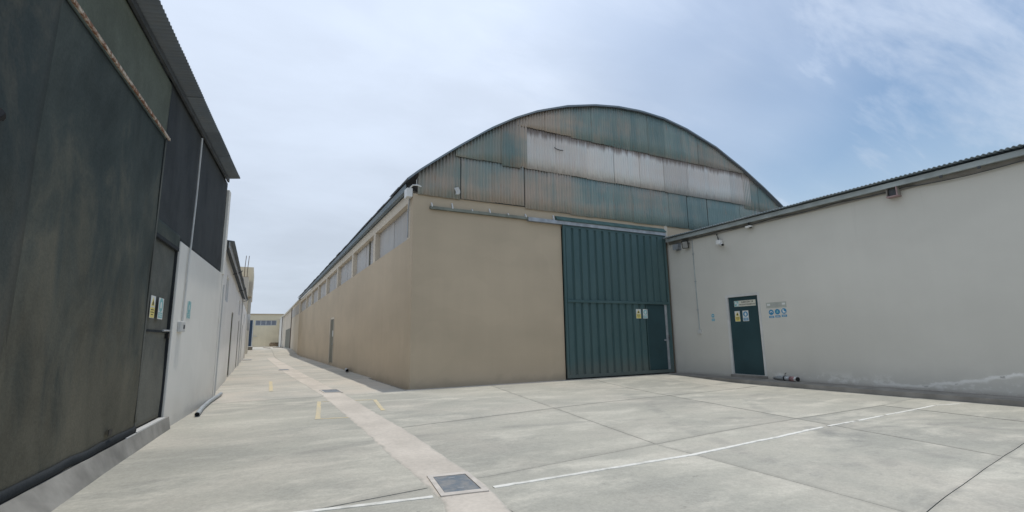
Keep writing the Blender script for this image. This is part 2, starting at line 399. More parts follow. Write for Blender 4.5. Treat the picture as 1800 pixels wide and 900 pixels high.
# ------------------------------------------------------------------ mesh helpers
class MB:
    def __init__(s, xf=None):
        s.v, s.f, s.xf = [], [], xf
    def add(s, vs, fs):
        o = len(s.v)
        s.v += [s.xf(*p) if s.xf else tuple(p) for p in vs]
        s.f += [tuple(i + o for i in f) for f in fs]
        return s
    def box(s, x0, x1, y0, y1, z0, z1):
        return s.add([(x0, y0, z0), (x1, y0, z0), (x1, y1, z0), (x0, y1, z0), (x0, y0, z1), (x1, y0, z1), (x1, y1, z1), (x0, y1, z1)],
                     [(0, 3, 2, 1), (4, 5, 6, 7), (0, 1, 5, 4), (1, 2, 6, 5), (2, 3, 7, 6), (3, 0, 4, 7)])
    def prism(s, poly, a, b, ax):
        """poly: 2D outline, extruded from a to b along axis ax (0,1,2)"""
        n = len(poly)
        def P(p, q):
            l = list(p); l.insert(ax, q); return tuple(l)
        return s.add([P(p, a) for p in poly] + [P(p, b) for p in poly],
                     [tuple(range(n))[::-1], tuple(range(n, 2 * n))] + [(i, (i + 1) % n, n + (i + 1) % n, n + i) for i in range(n)])
    def tube(s, pts, r, n=8, cap=True):
        pts = [Vector(p) for p in pts]
        rs = r if isinstance(r, (list, tuple)) else [r] * len(pts)
        vs, fs = [], []
        for i, p in enumerate(pts):
            t = (pts[min(i + 1, len(pts) - 1)] - pts[max(i - 1, 0)]).normalized()
            a = t.cross(Vector((0, 0, 1)) if abs(t.z) < 0.9 else Vector((1, 0, 0))).normalized()
            b = t.cross(a)
            vs += [tuple(p + (a * math.cos(2 * math.pi * k / n) + b * math.sin(2 * math.pi * k / n)) * rs[i]) for k in range(n)]
        for i in range(len(pts) - 1):
            for k in range(n):
                fs.append((i * n + k, i * n + (k + 1) % n, (i + 1) * n + (k + 1) % n, (i + 1) * n + k))
        if cap:
            fs += [tuple(range(n))[::-1], tuple(range((len(pts) - 1) * n, len(pts) * n))]
        return s.add(vs, fs)
    def grid(s, nu, nv, fn):
        vs = [fn(i / nu, j / nv) for j in range(nv + 1) for i in range(nu + 1)]
        fs = [(j * (nu + 1) + i, j * (nu + 1) + i + 1, (j + 1) * (nu + 1) + i + 1, (j + 1) * (nu + 1) + i) for j in range(nv) for i in range(nu)]
        return s.add(vs, fs)
    def build(s, name, mat, parent=None, bevel=0.0, solid=0.0, smooth=False, fix=True, origin=None):
        me = bpy.data.meshes.new(name)
        root = Vector((0, 0, 0))
        p = parent
        if p is not None:
            while p is not None:
                root += p.location; p = p.parent
        org = Vector(origin) if origin is not None else root
        if parent is None and origin is None and s.v:
            xs = [Vector(q) for q in s.v]
            org = Vector((sum(q.x for q in xs) / len(xs), sum(q.y for q in xs) / len(xs), min(q.z for q in xs)))
        me.from_pydata([tuple(Vector(q) - org) for q in s.v], [], s.f)
        if fix:
            bm = bmesh.new(); bm.from_mesh(me)
            bmesh.ops.recalc_face_normals(bm, faces=bm.faces); bm.to_mesh(me); bm.free()
        if smooth:
            for q in me.polygons: q.use_smooth = True
        me.materials.append(M[mat])
        o = bpy.data.objects.new(name, me); COL.objects.link(o)
        o.parent = parent
        o.location = org - root
        if bevel:
            b = o.modifiers.new('bevel', 'BEVEL'); b.width = bevel; b.segments = 2; b.limit_method = 'ANGLE'
        if solid:
            q = o.modifiers.new('solid', 'SOLIDIFY'); q.thickness = solid; q.offset = 0
        return o
def tag(o, label, cat, group=None):
    o['label'] = label; o['category'] = cat
    if group: o['group'] = group
    return o
def thing(name, loc, label, cat, group=None):
    o = bpy.data.objects.new(name, None); COL.objects.link(o); o.location = loc
    o.empty_display_size = 0.3
    return tag(o, label, cat, group)
def struct(o):
    o['kind'] = 'structure'; return o
def box(name, mat, parent, x0, x1, y0, y1, z0, z1, bevel=0.0, xf=None):
    return MB(xf).box(x0, x1, y0, y1, z0, z1).build(name, mat, parent, bevel)
def sst(t):
    t = max(0.0, min(1.0, t)); return t * t * (3 - 2 * t)
def interp(tab, x):
    if x <= tab[0][0]: return tab[0][1]
    for (a, b), (c, d) in zip(tab, tab[1:]):
        if x <= c: return b + (d - b) * (x - a) / (c - a)
    return tab[-1][1]
def corr(name, mat, parent, u0, u1, v0, v1, fn, pitch=0.10, amp=0.012, seg=6, nv=1, solid=0.0, phase=0.0):
    """corrugated sheet: u across the ribs, v along them; fn(u, v, h) gives the point; v0, v1 may be functions of u"""
    n = max(2, int(round((u1 - u0) / pitch * seg)))
    def P(a, b):
        u = u0 + (u1 - u0) * a
        lo = v0(u) if callable(v0) else v0
        hi = v1(u) if callable(v1) else v1
        return fn(u, lo + (hi - lo) * b, amp * math.cos(2 * math.pi * (u / pitch + phase)))
    return MB().grid(n, nv, P).build(name, mat, parent, 0, solid, True, False)

# ------------------------------------------------------------------ ground
def gz(x, y):
    return -0.09 * sst((x - 5) / 6) * sst((11.9 - y) / 3) + 0.5 * sst((y - 46) / 14)
g = MB()
xs = [-400, -150, -60, -25, -12, -6] + [-3 + i for i in range(19)] + [18, 24, 40, 80, 200, 400]
ys = [-400, -120, -40, -15] + [-6 + i * 1.0 for i in range(20)] + [14 + 3 * i for i in range(30)] + [115, 160, 260, 400]
vs = [(x, y, gz(x, y) - 0.03) for y in ys for x in xs]
nx = len(xs)
g.add(vs, [(j * nx + i, j * nx + i + 1, (j + 1) * nx + i + 1, (j + 1) * nx + i) for j in range(len(ys) - 1) for i in range(nx - 1)])
ground = struct(g.build('ground', 'joint', None, origin=(0, 0, 0)))

def slab(corners, mat, nu=8, nv=8, gap=0.0042, lift=0.0):
    """one cast slab: top follows the fall of the yard, skirts go down into the joint"""
    c = [Vector((p[0], p[1], 0)) for p in corners]
    mid = sum(c, Vector()) / 4
    c = [p + (mid - p).normalized() * gap * 1.5 for p in c]
    su, sv = (c[1] - c[0]).length, (c[3] - c[0]).length
    eu, ev = min(0.09 / su, 0.3), min(0.09 / sv, 0.3)
    us = [0.0, eu] + [eu + (1 - 2 * eu) * i / nu for i in range(1, nu)] + [1 - eu, 1.0]
    vv = [0.0, ev] + [ev + (1 - 2 * ev) * j / nv for j in range(1, nv)] + [1 - ev, 1.0]
    b = MB()
    def P(u, v, dz=0.0):
        p = (c[0] * (1 - u) + c[1] * u) * (1 - v) + (c[3] * (1 - u) + c[2] * u) * v
        on = u in (0, 1) or v in (0, 1)
        jx = 0.010 * noise.noise((p.x * 2.3, p.y * 2.3, 1)) if on else 0
        return (p.x + jx, p.y + jx, gz(p.x, p.y) + lift + dz - (0.002 if on else 0))
    n1, n2 = len(us), len(vv)
    b.add([P(u, v) for v in vv for u in us], [(j * n1 + i, j * n1 + i + 1, (j + 1) * n1 + i + 1, (j + 1) * n1 + i) for j in range(n2 - 1) for i in range(n1 - 1)])
    rimv = [0.0 if (u in (0, 1) or v in (0, 1)) else 1.0 for v in vv for u in us]
    rim = [(u, 0.0) for u in us[:-1]] + [(1.0, v) for v in vv[:-1]] + [(u, 1.0) for u in us[:0:-1]] + [(0.0, v) for v in vv[:0:-1]]
    n = len(rim)
    b.add([P(*q) for q in rim] + [P(q[0], q[1], -0.026) for q in rim], [(i, n + i, n + (i + 1) % n, (i + 1) % n) for i in range(n)])
    o = b.build('concrete_slab', mat, ground, fix=False)
    at = o.data.attributes.new('rim', 'FLOAT', 'POINT')
    at.data.foreach_set('value', rimv + [0.0] * (2 * n))
    return o
ROWS = [lambda x: -5.0, lambda x: -2.0 + 0.1 * x, lambda x: 1.20 + 0.16 * x, lambda x: 3.98 + 0.10 * x, lambda x: 6.75 + 0.15 * x, lambda x: 11.85]
COLS = [lambda y: -2.4, lambda y: 1.68, lambda y: 3.98 + 0.19 * max(0, y - 3.8), lambda y: 7.0 + 0.22 * (y - 4.07), lambda y: 9.9 + 0.12 * (y - 4), lambda y: 11.72]
def meet(r, c):
    y = 4.0
    for _ in range(30): y = r(c(y))
    return (c(y), y)
for i in range(len(COLS) - 1):
    rows = [0, 1, 3, 5] if i == 0 else [0, 1, 2, 3, 4, 5]      # the strip along the left wall is cast in longer bays
    for j, k in zip(rows, rows[1:]):
        q = [meet(ROWS[j], COLS[i]), meet(ROWS[j], COLS[i + 1]), meet(ROWS[k], COLS[i + 1]), meet(ROWS[k], COLS[i])]
        slab(q, 'slab', 10, 14, lift=random.uniform(-0.002, 0.002))
slab([(3.3, 11.87), (7.7, 11.87), (7.7, 12.2), (3.3, 12.2)], 'slab_alley', 8, 2)
slab([(7.7, 11.87), (12.4, 11.87), (12.4, 12.2), (7.7, 12.2)], 'slab_alley', 8, 2)
ay = [11.87, 16.6, 21.6, 26.8, 32.0, 37.4, 43.0, 49.0, 55.0, 61.0, 68.0, 76.0, 85.0, 95.4]
for a, b in zip(ay, ay[1:]):
    slab([(-1.6, a), (1.45, a), (1.45, b), (-1.6, b)], 'slab_alley', 6, 8, lift=random.uniform(-0.002, 0.002))
    slab([(1.45, a), (3.5 if a > 12 else 3.3, a), (3.5 if a > 12 else 3.3, b), (1.45, b)], 'slab_alley', 6, 8, lift=random.uniform(-0.002, 0.002))

# refilled trench running up the alley, dusty and ragged at its edges
TL = [(-6, 0.75), (1.0, 1.05), (3.48, 1.29), (3.73, 1.34), (4.57, 1.37), (5.43, 1.34), (6.76, 1.39), (8.79, 1.39), (12.09, 1.41), (21.98, 1.07), (31.08, 0.91), (45, 0.75)]
TR = [(-6, 1.15), (1.0, 1.45), (3.28, 1.63), (3.72, 1.72), (4.4, 1.77), (5.16, 1.79), (5.91, 1.82), (7.0, 1.85), (8.87, 1.84), (11.77, 1.85), (19.51, 1.68), (33.11, 1.48), (45, 1.3)]
tb = MB()
RIM = [0.0, 0.07, 0.15, 0.35, 0.65, 0.85, 0.93, 1.0]
def trench_pt(u, v):
    u = RIM[int(round(u * 7))]
    y = -5 + 49 * (v ** 1.5)
    a, b = interp(TL, y), interp(TR, y)
    k = 0.015 * noise.noise((y * 0.8, 0.3, 4)) + 0.02 * noise.noise((y * 5, 3, 1)) + 0.012 * noise.noise((y * 14, 3, 1))
    k2 = 0.015 * noise.noise((y * 0.7, 7.3, 9)) + 0.025 * noise.noise((y * 5, 9, 1)) + 0.012 * noise.noise((y * 14, 9, 1))
    x = (a - 0.05 + k) * (1 - u) + (b + 0.05 + k2) * u
    return (x, y, gz(x, y) + (-0.012 if u in (0.0, 1.0) else 0.0045 + 0.003 * math.sin(math.pi * u)))
tb.grid(7, 420, trench_pt)
tr = struct(tb.build('trench_patch', 'trench', None, origin=(1.5, 5, 0), smooth=True, fix=False))
at = tr.data.attributes.new('rim', 'FLOAT', 'POINT')
at.data.foreach_set('value', [min(1.0, min(RIM[i % 8], 1 - RIM[i % 8]) / 0.15) for i in range(len(tr.data.vertices))])


def strip(name, mat, pts, w, h=0.0045, seg=0.06, wob=0.010):
    """flat painted stripe laid along pts"""
    b = MB(); L = []
    for (x0, y0), (x1, y1) in zip(pts, pts[1:]):
        n = max(1, int(math.hypot(x1 - x0, y1 - y0) / seg))
        L += [(x0 + (x1 - x0) * i / n, y0 + (y1 - y0) * i / n) for i in range(n)]
    L.append(pts[-1])
    vs = []
    for i, (x, y) in enumerate(L):
        a, c = L[max(0, i - 1)], L[min(len(L) - 1, i + 1)]
        t = Vector((c[0] - a[0], c[1] - a[1])).normalized(); nn = Vector((-t.y, t.x))
        for k in (-1, -0.96, 0.96, 1):
            q = 1 if k > 0 else -1
            ww = w / 2 + wob * (noise.noise((x * 5, y * 5, q)) + 0.7 * noise.noise((x * 21, y * 21, q)))
            vs.append((x + nn.x * ww * k, y + nn.y * ww * k, gz(x, y) + (h if abs(k) < 1 else -0.01)))
    b.add(vs, [(4 * i + k, 4 * i + 4 + k, 4 * i + 5 + k, 4 * i + 1 + k) for i in range(len(L) - 1) for k in range(3)])
    return b.build(name, mat, None)
def marking(name, mat, pts, w):
    return struct(strip(name, mat, pts, w))
marking('white_line', 'line_white', [(-1.0, 4.24), (0.4, 4.0), (1.29, 3.86)], 0.052)
marking('white_line', 'line_white', [(1.80, 3.84), (4.01, 3.80), (5.6, 3.92), (6.72, 4.07)], 0.052)
marking('white_line', 'line_white', [(6.86, 4.08), (7.62, 4.16)], 0.045)
marking('white_line', 'line_white', [(7.72, 4.17), (8.62, 4.28)], 0.045)
marking('white_line', 'line_white', [(8.74, 4.30), (10.75, 4.50)], 0.045)
marking('white_line', 'line_white', [(10.80, 4.49), (11.35, 4.36)], 0.045)
marking('yellow_line', 'line_yellow', [(1.21, 10.91), (0.93, 8.46)], 0.075)
marking('yellow_line', 'line_yellow', [(1.26, 10.86), (2.2, 10.56)], 0.06)
marking('yellow_line', 'line_yellow', [(2.24, 10.52), (2.04, 8.86)], 0.075)
marking('yellow_line', 'line_yellow', [(0.98, 8.48), (1.45, 8.37)], 0.06)
marking('yellow_line', 'line_yellow', [(0.40, 13.85), (0.47, 17.3)], 0.09)

def manhole(corners, label):
    c = [Vector((x, y, 0)) for x, y in corners]
    mid = sum(c, Vector()) / 4
    z = gz(mid.x, mid.y)
    t = thing('manhole_cover', (mid.x, mid.y, z), label, 'manhole cover', 'steel covers along the refilled trench')
    o = [p + (p - mid).normalized() * 0.085 for p in c]
    i2 = [p + (p - mid).normalized() * 0.004 for p in c]
    n = 4
    b = MB()
    b.add([(p.x, p.y, z + 0.002) for p in o] + [(p.x, p.y, z + 0.016) for p in o] + [(p.x, p.y, z + 0.016) for p in i2] + [(p.x, p.y, z + 0.0) for p in i2],
          [(i, (i + 1) % 4, 4 + (i + 1) % 4, 4 + i) for i in range(4)] + [(4 + i, 4 + (i + 1) % 4, 8 + (i + 1) % 4, 8 + i) for i in range(4)] + [(8 + i, 8 + (i + 1) % 4, 12 + (i + 1) % 4, 12 + i) for i in range(4)])
    b.build('concrete_collar', 'trench_collar', t, fix=False)
    ins = [p - (p - mid).normalized() * 0.006 for p in c]
    MB().prism([(p.x, p.y) for p in ins], z + 0.003, z + 0.013, 2).build('steel_plate', 'cover', t, 0.003)
    a, bb = ins[0].lerp(ins[1], 0.5), ins[3].lerp(ins[2], 0.5)
    for k in (0.16, 0.84):
        q = a.lerp(bb, k)
        MB().box(q.x - 0.03, q.x + 0.03, q.y - 0.01, q.y + 0.01, z + 0.012, z + 0.0155).build('lifting_lug', 'steel', t)
    return t
M['trench_collar'] = simple('collar_concrete', (0.54, 0.50, 0.45), 0.9, 0.14, 5, bump=0.3)
manhole([(1.45, 4.34), (1.73, 4.29), (1.68, 3.82), (1.39, 3.87)], 'blue-grey steel manhole cover nearest the viewer, cutting the white line')
manhole([(1.50, 13.32), (1.86, 13.24), (1.87, 12.52), (1.52, 12.58)], 'steel manhole cover beside the yellow painted box at the alley mouth')
manhole([(0.96, 24.5), (1.33, 24.5), (1.33, 23.7), (0.96, 23.7)], 'farthest small steel manhole cover midway up the alley')

# ------------------------------------------------------------------ arched warehouse
XW, YG = 3.42, 12.13
ARCH = [(3.22, 5.34), (3.54, 5.64), (4.59, 6.46), (5.61, 7.20), (6.4, 7.68), (7.21, 8.08), (8.3, 8.48), (9.42, 8.76), (10.38, 8.91), (11.4, 8.97), (12.5, 8.92), (13.58, 8.73), (15.1, 8.28), (16.57, 7.62), (17.7, 7.02), (18.7, 6.42), (20.2, 5.35)]
def arch(x): return interp(ARCH, x)
wh = thing('warehouse', (XW, YG, 0), 'long tan warehouse with arched corrugated gable and high strip windows along the alley', 'warehouse')
YE = 50.2
box('side_wall', 'tan', wh, XW, XW + 0.25, YG + 0.25, YE, -0.1, 3.87)
box('top_beam', 'tan_light', wh, XW - 0.004, XW + 0.25, YG + 0.25, YE, 4.87, 5.16)
# gable wall below the sheeting with the gate opening
box('gable_wall', 'tan', wh, XW, 8.03, YG, YG + 0.25, -0.1, 5.03, 0.006)
box('gable_lintel', 'tan', wh, 8.03, 12.28, YG, YG + 0.25, 4.56, 4.99)
box('gable_pier', 'tan_light', wh, 12.28, 12.42, YG - 0.02, YG + 0.25, 4.40, 4.99)
box('gable_wall', 'tan', wh, 12.42, 20.0, YG + 0.01, YG + 0.25, -0.1, 4.99)
box('dark_interior', 'dark_steel', wh, 8.0, 12.35, YG + 0.26, YG + 0.3, -0.02, 4.6)
posts = [12.38] + [16.70 + 4.40 * k for k in range(7)] + [YE - 0.5]
box('corner_column', 'tan_light', wh, XW - 0.002, XW + 0.25, YG + 0.25, YG + 0.52, 3.87, 4.87)
for k in range(1, len(posts)):
    y = posts[k]
    box('column', 'tan_light', wh, XW - 0.003, XW + 0.25, y, y + (0.32 if k < 8 else 0.5), 3.87, 4.87)
for k in range(len(posts) - 1):
    y0 = (YG + 0.52) if k == 0 else posts[k] + 0.32
    y1 = posts[k + 1]
    w = MB().box(XW + 0.17, XW + 0.19, y0, y1, 3.87, 3.91).box(XW + 0.17, XW + 0.19, y0, y1, 4.83, 4.87).build('window', 'frame_light', wh)
    n = 4
    for q in range(n):
        a, b = y0 + (y1 - y0) * q / n, y0 + (y1 - y0) * (q + 1) / n
        off = 0.010 * (q % 2)
        MB().box(XW + 0.145 + off, XW + 0.153 + off, a, b + 0.01, 3.88, 4.86).build('pane', 'pane', w)
    if k == 1:
        yy = y0 + (y1 - y0) * 0.30
        box('mullion', 'grey_door', w, XW + 0.10, XW + 0.142, yy, yy + 0.05, 3.88, 4.87)
# side door to the alley
sd = box('side_door', 'grey_door', wh, XW - 0.022, XW - 0.002, 26.05, 27.15, 0.16, 2.33)
MB().box(XW - 0.024, XW - 0.003, 25.96, 26.05, 0.10, 2.42).box(XW - 0.06, XW - 0.003, 27.15, 27.24, 0.10, 2.42).box(XW - 0.024, XW - 0.003, 26.05, 27.15, 2.33, 2.42).build('door_frame', 'tan_light', sd)
box('notice', 'sign_white', sd, XW - 0.028, XW - 0.0225, 26.15, 26.40, 1.45, 1.75)
box('door_handle', 'steel', sd, XW - 0.07, XW - 0.0225, 26.15, 26.20, 1.05, 1.10)
# gutter under the eave
gt = MB()
prof = [(XW - 0.02, 5.30), (XW - 0.02, 5.18), (XW - 0.13, 5.18), (XW - 0.16, 5.31), (XW - 0.145, 5.31), (XW - 0.12, 5.20), (XW - 0.035, 5.20), (XW - 0.035, 5.30)]
gt.prism([(p[0], p[1]) for p in prof], YG + 0.2, YE, 1)
gt.build('gutter', 'roof_blue', wh)
# vault: eave course sheet by sheet, the rest of the shell in one piece
def arc_pt(s):
    """walk along the vault in x"""
    return s, arch(s)
def slope_n(x):
    dz = (arch(x + 0.02) - arch(x - 0.02)) / 0.04
    v = Vector((-dz, 0, 1)).normalized()
    return v
y = YG - 0.20
i = 0
while y < YE:
    y1 = min(y + 0.92, YE)
    drop = random.uniform(-0.03, 0.03)
    lift = 0.008 * (i % 2) + random.uniform(0, 0.006)
    def fn(u, v, h, lift=lift, drop=drop):
        n = slope_n(v); x = v + drop * (1 if v < 3.4 else 0)
        return (x + n.x * (h + lift), u, arch(x) + n.z * (h + lift) - 0.0)
    corr('roof_sheet', 'roof_sheet', wh, y, y1 + 0.05, 3.22, 5.0, fn, 0.115, 0.013, 6, 6, 0.004)
    y = y1; i += 1
corr('roof_shell', 'roof_sheet', wh, YG - 0.19, YE, 4.95, 20.2, lambda u, v, h: (v + slope_n(v).x * h, u, arch(v) + slope_n(v).z * h - 0.004), 0.23, 0.015, 4, 40, 0.004)
# verge trim over the gable edge
vt = MB()
ax = [3.22 + (20.2 - 3.22) * k / 90 for k in range(91)]
vt.add([(x, YG - 0.205, arch(x) + 0.015) for x in ax] + [(x, YG - 0.205, arch(x) - 0.04 - 0.012 * noise.noise((x * 2, 0, 0))) for x in ax] + [(x, YG - 0.12, arch(x) + 0.017) for x in ax],
       [(k, k + 1, 92 + k, 91 + k) for k in range(90)] + [(k, 182 + k, 183 + k, k + 1) for k in range(90)])
vt.build('verge_trim', 'roof_blue', wh, 0, 0.006, False, True)
def gsheets(mat, x0, x1, z0, z1, w, yoff, bot=0.015, jag=0.0):
    bot *= 0.5; jag *= 0.5
    """a course of corrugated sheets on the gable, each one a part"""
    n = max(1, int(round((x1 - x0) / w)))
    for k in range(n):
        a, b = x0 + (x1 - x0) * k / n, x0 + (x1 - x0) * (k + 1) / n
        dz = random.uniform(-bot, bot)
        tilt = random.uniform(-0.012, 0.012)
        yo = yoff - 0.006 * (k % 2) - random.uniform(0, 0.008)
        lean = random.uniform(-0.010, 0.001)
        zb = lambda u, a=a, dz=dz, tilt=tilt: min(z0 + dz + tilt * (u - a) + jag * noise.noise((u * 5, z0, 2)), arch(u) - 0.06)
        zt = lambda u: max(min(z1, arch(u) - 0.03), min(z0, arch(u) - 0.06) + 0.005)
        def fn(u, v, h, yo=yo, lean=lean):
            return (u, YG + yo + h + lean * (v - z0), v)
        corr('gable_sheet', mat, wh, a - 0.02, b + 0.025, zb, zt, fn, 0.098, 0.016, 6, 3, 0.003, random.random())
# the left end
gsheets('sheet_grey', 3.55, 4.70, 5.01, 9.5, 1.19, -0.035, 0.02, 0.02)
gsheets('sheet_grey', 4.77, 6.72, 5.03, 6.26, 1.0, -0.045, 0.015, 0.02)
gsheets('sheet_grey', 4.60, 6.02, 6.22, 9.5, 0.75, -0.085, 0.02)
gsheets('sheet_green', 6.02, 6.60, 6.16, 9.5, 0.6, -0.095, 0.01)
gsheets('sheet_grey', 6.52, 6.86, 6.22, 9.5, 0.4, -0.075, 0.01)
# lower course, translucent course, top course, right end
gsheets('sheet_grey', 6.80, 8.4, 4.98, 6.24, 0.82, -0.030, 0.015, 0.02)
gsheets('sheet_green', 8.4, 13.42, 4.96, 6.24, 0.80, -0.030, 0.02, 0.02)
gsheets('sheet_green', 13.49, 14.45, 4.96, 6.24, 0.9, -0.030, 0.02, 0.02)
gsheets('sheet_green', 14.52, 17.2, 4.96, 6.24, 0.80, -0.030, 0.02, 0.02)
gsheets('sheet_pale', 6.80, 16.92, 6.20, 7.58, 1.12, -0.065, 0.02, 0.02)
gsheets('sheet_grey', 6.55, 8.5, 7.50, 9.5, 0.8, -0.095, 0.02, 0.02)
gsheets('sheet_green', 8.5, 16.60, 7.46, 9.5, 0.82, -0.095, 0.025, 0.02)
gsheets('sheet_green', 16.60, 20.0, 6.05, 9.5, 0.8, -0.055, 0.01)
gsheets('sheet_green', 17.2, 20.1, 4.96, 6.10, 0.8, -0.035, 0.01)
# shade of the parted sheets, put in as dark strips behind the seams
for gx in (4.735, 6.76, 13.455, 14.485):
    box('gap_shade', 'dark_steel', wh, gx - 0.07, gx + 0.07, YG + 0.0, YG + 0.03, 5.04, 6.3)
# torn rag caught under a sheet
rg = MB()
rg.grid(4, 6, lambda u, v: (4.56 + 0.13 * u + 0.02 * math.sin(v * 5), YG - 0.085 - 0.02 * math.sin(u * 6 + v * 4), 5.10 + 0.20 * v + 0.03 * u))
tag(rg.build('rag', 'frame_light', None, 0, 0.006, True), 'pale torn rag stuck under the corrugated sheet at the gable seam', 'rag')
# loose hook of wire on the translucent sheets
tag(MB().tube([(7.82, YG - 0.10, 7.03), (7.90, YG - 0.12, 6.98), (8.02, YG - 0.115, 6.97), (8.14, YG - 0.10, 6.99)], 0.012, 6).build('wire_hook', 'dark_steel', None),
    'small dark wire hook on the pale translucent gable sheets', 'hook')

# junction box and pipe at the eave corner
jb = thing('junction_box', (XW - 0.04, YG + 0.16, 4.92), 'white plastic junction box with pipes at the warehouse eave corner', 'junction box')
box('box_body', 'white', jb, XW - 0.16, XW - 0.006, YG + 0.02, YG + 0.30, 4.93, 5.17, 0.012)
MB().tube([(XW - 0.03, YG + 0.24, 4.94), (XW - 0.028, YG + 0.30, 4.80), (XW - 0.03, YG + 0.36, 4.6), (XW - 0.03, YG + 0.38, 3.9)], 0.016, 8).build('cable_pipe', 'steel', jb)
MB().tube([(XW - 0.08, YG + 0.06, 5.16), (XW - 0.02, YG - 0.03, 5.24), (XW + 0.10, YG - 0.06, 5.24), (XW + 0.2, YG - 0.04, 5.22)], 0.022, 8).build('bent_pipe', 'white', jb)
MB().tube([(XW + 0.08, YG - 0.05, 5.25), (XW + 0.07, YG - 0.05, 5.38), (XW + 0.13, YG - 0.04, 5.48)], 0.014, 8).build('cable', 'frame_light', jb)

# ------------------------------------------------------------------ sliding gate rail
rl = thing('gate_rail', (8, YG - 0.06, 4.62), 'sliding gate track running along the tan gable above the green gate', 'gate rail')
MB().prism([(YG - 0.002, 4.72), (YG - 0.075, 4.72), (YG - 0.075, 4.64), (YG - 0.06, 4.64), (YG - 0.06, 4.705), (YG - 0.015, 4.705), (YG - 0.015, 4.64), (YG - 0.002, 4.64)], 3.87, 6.84, 0).build('channel', 'rail_olive', rl)
MB().prism([(YG - 0.002, 4.71), (YG - 0.11, 4.71), (YG - 0.11, 4.60), (YG - 0.09, 4.60), (YG - 0.09, 4.695), (YG - 0.02, 4.695), (YG - 0.02, 4.60), (YG - 0.002, 4.60)], 6.84, 12.24, 0).build('channel', 'steel', rl)
MB().prism([(YG - 0.004, 4.86), (YG - 0.03, 4.86), (YG - 0.15, 4.74), (YG - 0.15, 4.715), (YG - 0.004, 4.715)], 7.82, 12.24, 0).build('rain_hood', 'rail_green', rl)
for x, h in zip((3.92, 4.50, 5.08, 5.62, 6.20, 6.78, 7.75), (0.09, 0.14, 0.04, 0.11, 0.04, 0.08, 0.14)):
    MB().prism([(YG - 0.085, 4.70), (YG - 0.085, 4.735), (YG - 0.02, 4.735 + h), (YG - 0.003, 4.735 + h), (YG - 0.003, 4.70)], x - 0.016, x + 0.016, 0).build('bracket', 'frame_light', rl)

# ------------------------------------------------------------------ sliding gate
GX0, GX1, GZ0, GZ1, GY = 8.05, 12.25, 0.035, 4.60, YG - 0.05
sg = thing('sliding_gate', (10.1, GY, 0), 'tall dark green sheet-metal sliding gate with a wicket door', 'gate')
box('stile', 'gate', sg, GX0, GX0 + 0.07, GY - 0.03, GY + 0.03, GZ0, GZ1, 0.004)
box('stile', 'gate', sg, GX1 - 0.08, GX1, GY - 0.03, GY + 0.03, GZ0, GZ1, 0.004)
box('bottom_rail', 'gate', sg, GX0 + 0.07, GX1 - 0.08, GY - 0.032, GY + 0.03, GZ0, GZ0 + 0.10, 0.004)
box('middle_rail', 'gate', sg, GX0 + 0.07, GX1 - 0.08, GY - 0.06, GY + 0.03, 2.235, 2.32, 0.012)
box('top_rail', 'gate', sg, GX0 + 0.07, GX1 - 0.08, GY - 0.02, GY + 0.03, GZ1 - 0.08, GZ1, 0.004)
def panels(x0, x1, z0, z1, w):
    n = int(round((x1 - x0) / w))
    for k in range(n):
        a = x0 + (x1 - x0) * k / n; b = x0 + (x1 - x0) * (k + 1) / n
        d = b - a
        prof = [(a, GY + 0.022), (a + d * 0.08, GY - 0.028), (a + d * 0.72, GY - 0.026), (b - d * 0.10, GY + 0.020), (b, GY + 0.022), (b, GY + 0.026), (a, GY + 0.026)]
        MB().prism(prof, z0, z1, 2).build('folded_panel', 'gate', sg)
panels(GX0 + 0.07, GX1 - 0.08, 2.325, GZ1 - 0.08, 0.285)
panels(GX0 + 0.07, 11.20, GZ0 + 0.10, 2.235, 0.285)
wd = box('wicket_door', 'door_green', sg, 11.20, 12.0, GY - 0.004, GY + 0.012, GZ0 + 0.11, 2.225)
box('wicket_frame', 'gate', wd, 11.185, 11.199, GY - 0.030, GY + 0.012, GZ0 + 0.10, 2.235)
box('handle', 'steel', wd, 11.90, 11.98, GY - 0.04, GY - 0.004, 1.05, 1.10)
box('jamb_post', 'steel', sg, 12.0, 12.10, GY - 0.012, GY + 0.02, GZ0 + 0.10, 2.235)
MB().box(12.10, 12.17, GY - 0.02, GY + 0.02, GZ0 + 0.1, 2.235).build('wicket_stile', 'gate', sg)
box('lock_plate', 'dark_steel', sg, 12.09, 12.14, GY - 0.035, GY - 0.02, 1.08, 1.24)

# ------------------------------------------------------------------ signs
def onplane(o, u, n):
    o, u, n = Vector(o), Vector(u), Vector(n)
    def xf(a, b, c): return tuple(o + u * a + Vector((0, 0, 1)) * b + n * c)   # a along, b up, c out of the wall
    return xf
def disc(b, cx, cy, r, c0, c1, n=24, sx=1.0):
    b.prism([(cx + sx * r * math.cos(2 * math.pi * k / n), cy + r * math.sin(2 * math.pi * k / n)) for k in range(n)], c0, c1, 2); return b
def words(txt, size, a, bz, xf, mat, parent, c=0.0046):
    cu = bpy.data.curves.new('lettering', 'FONT'); cu.body = txt; cu.size = size; cu.extrude = 0.0004
    cu.align_x = 'CENTER'; cu.align_y = 'CENTER'; cu.offset = size * 0.012
    tmp = bpy.data.objects.new('lettering', cu); COL.objects.link(tmp)
    bpy.context.view_layer.update()
    me = bpy.data.meshes.new_from_object(tmp.evaluated_get(bpy.context.evaluated_depsgraph_get()))
    b = MB(xf); b.add([(v.co.x + a, v.co.y + bz, v.co.z + c) for v in me.vertices], [tuple(p.vertices) for p in me.polygons])
    bpy.data.objects.remove(tmp); bpy.data.meshes.remove(me)
    return b.build('lettering', mat, parent, fix=False)
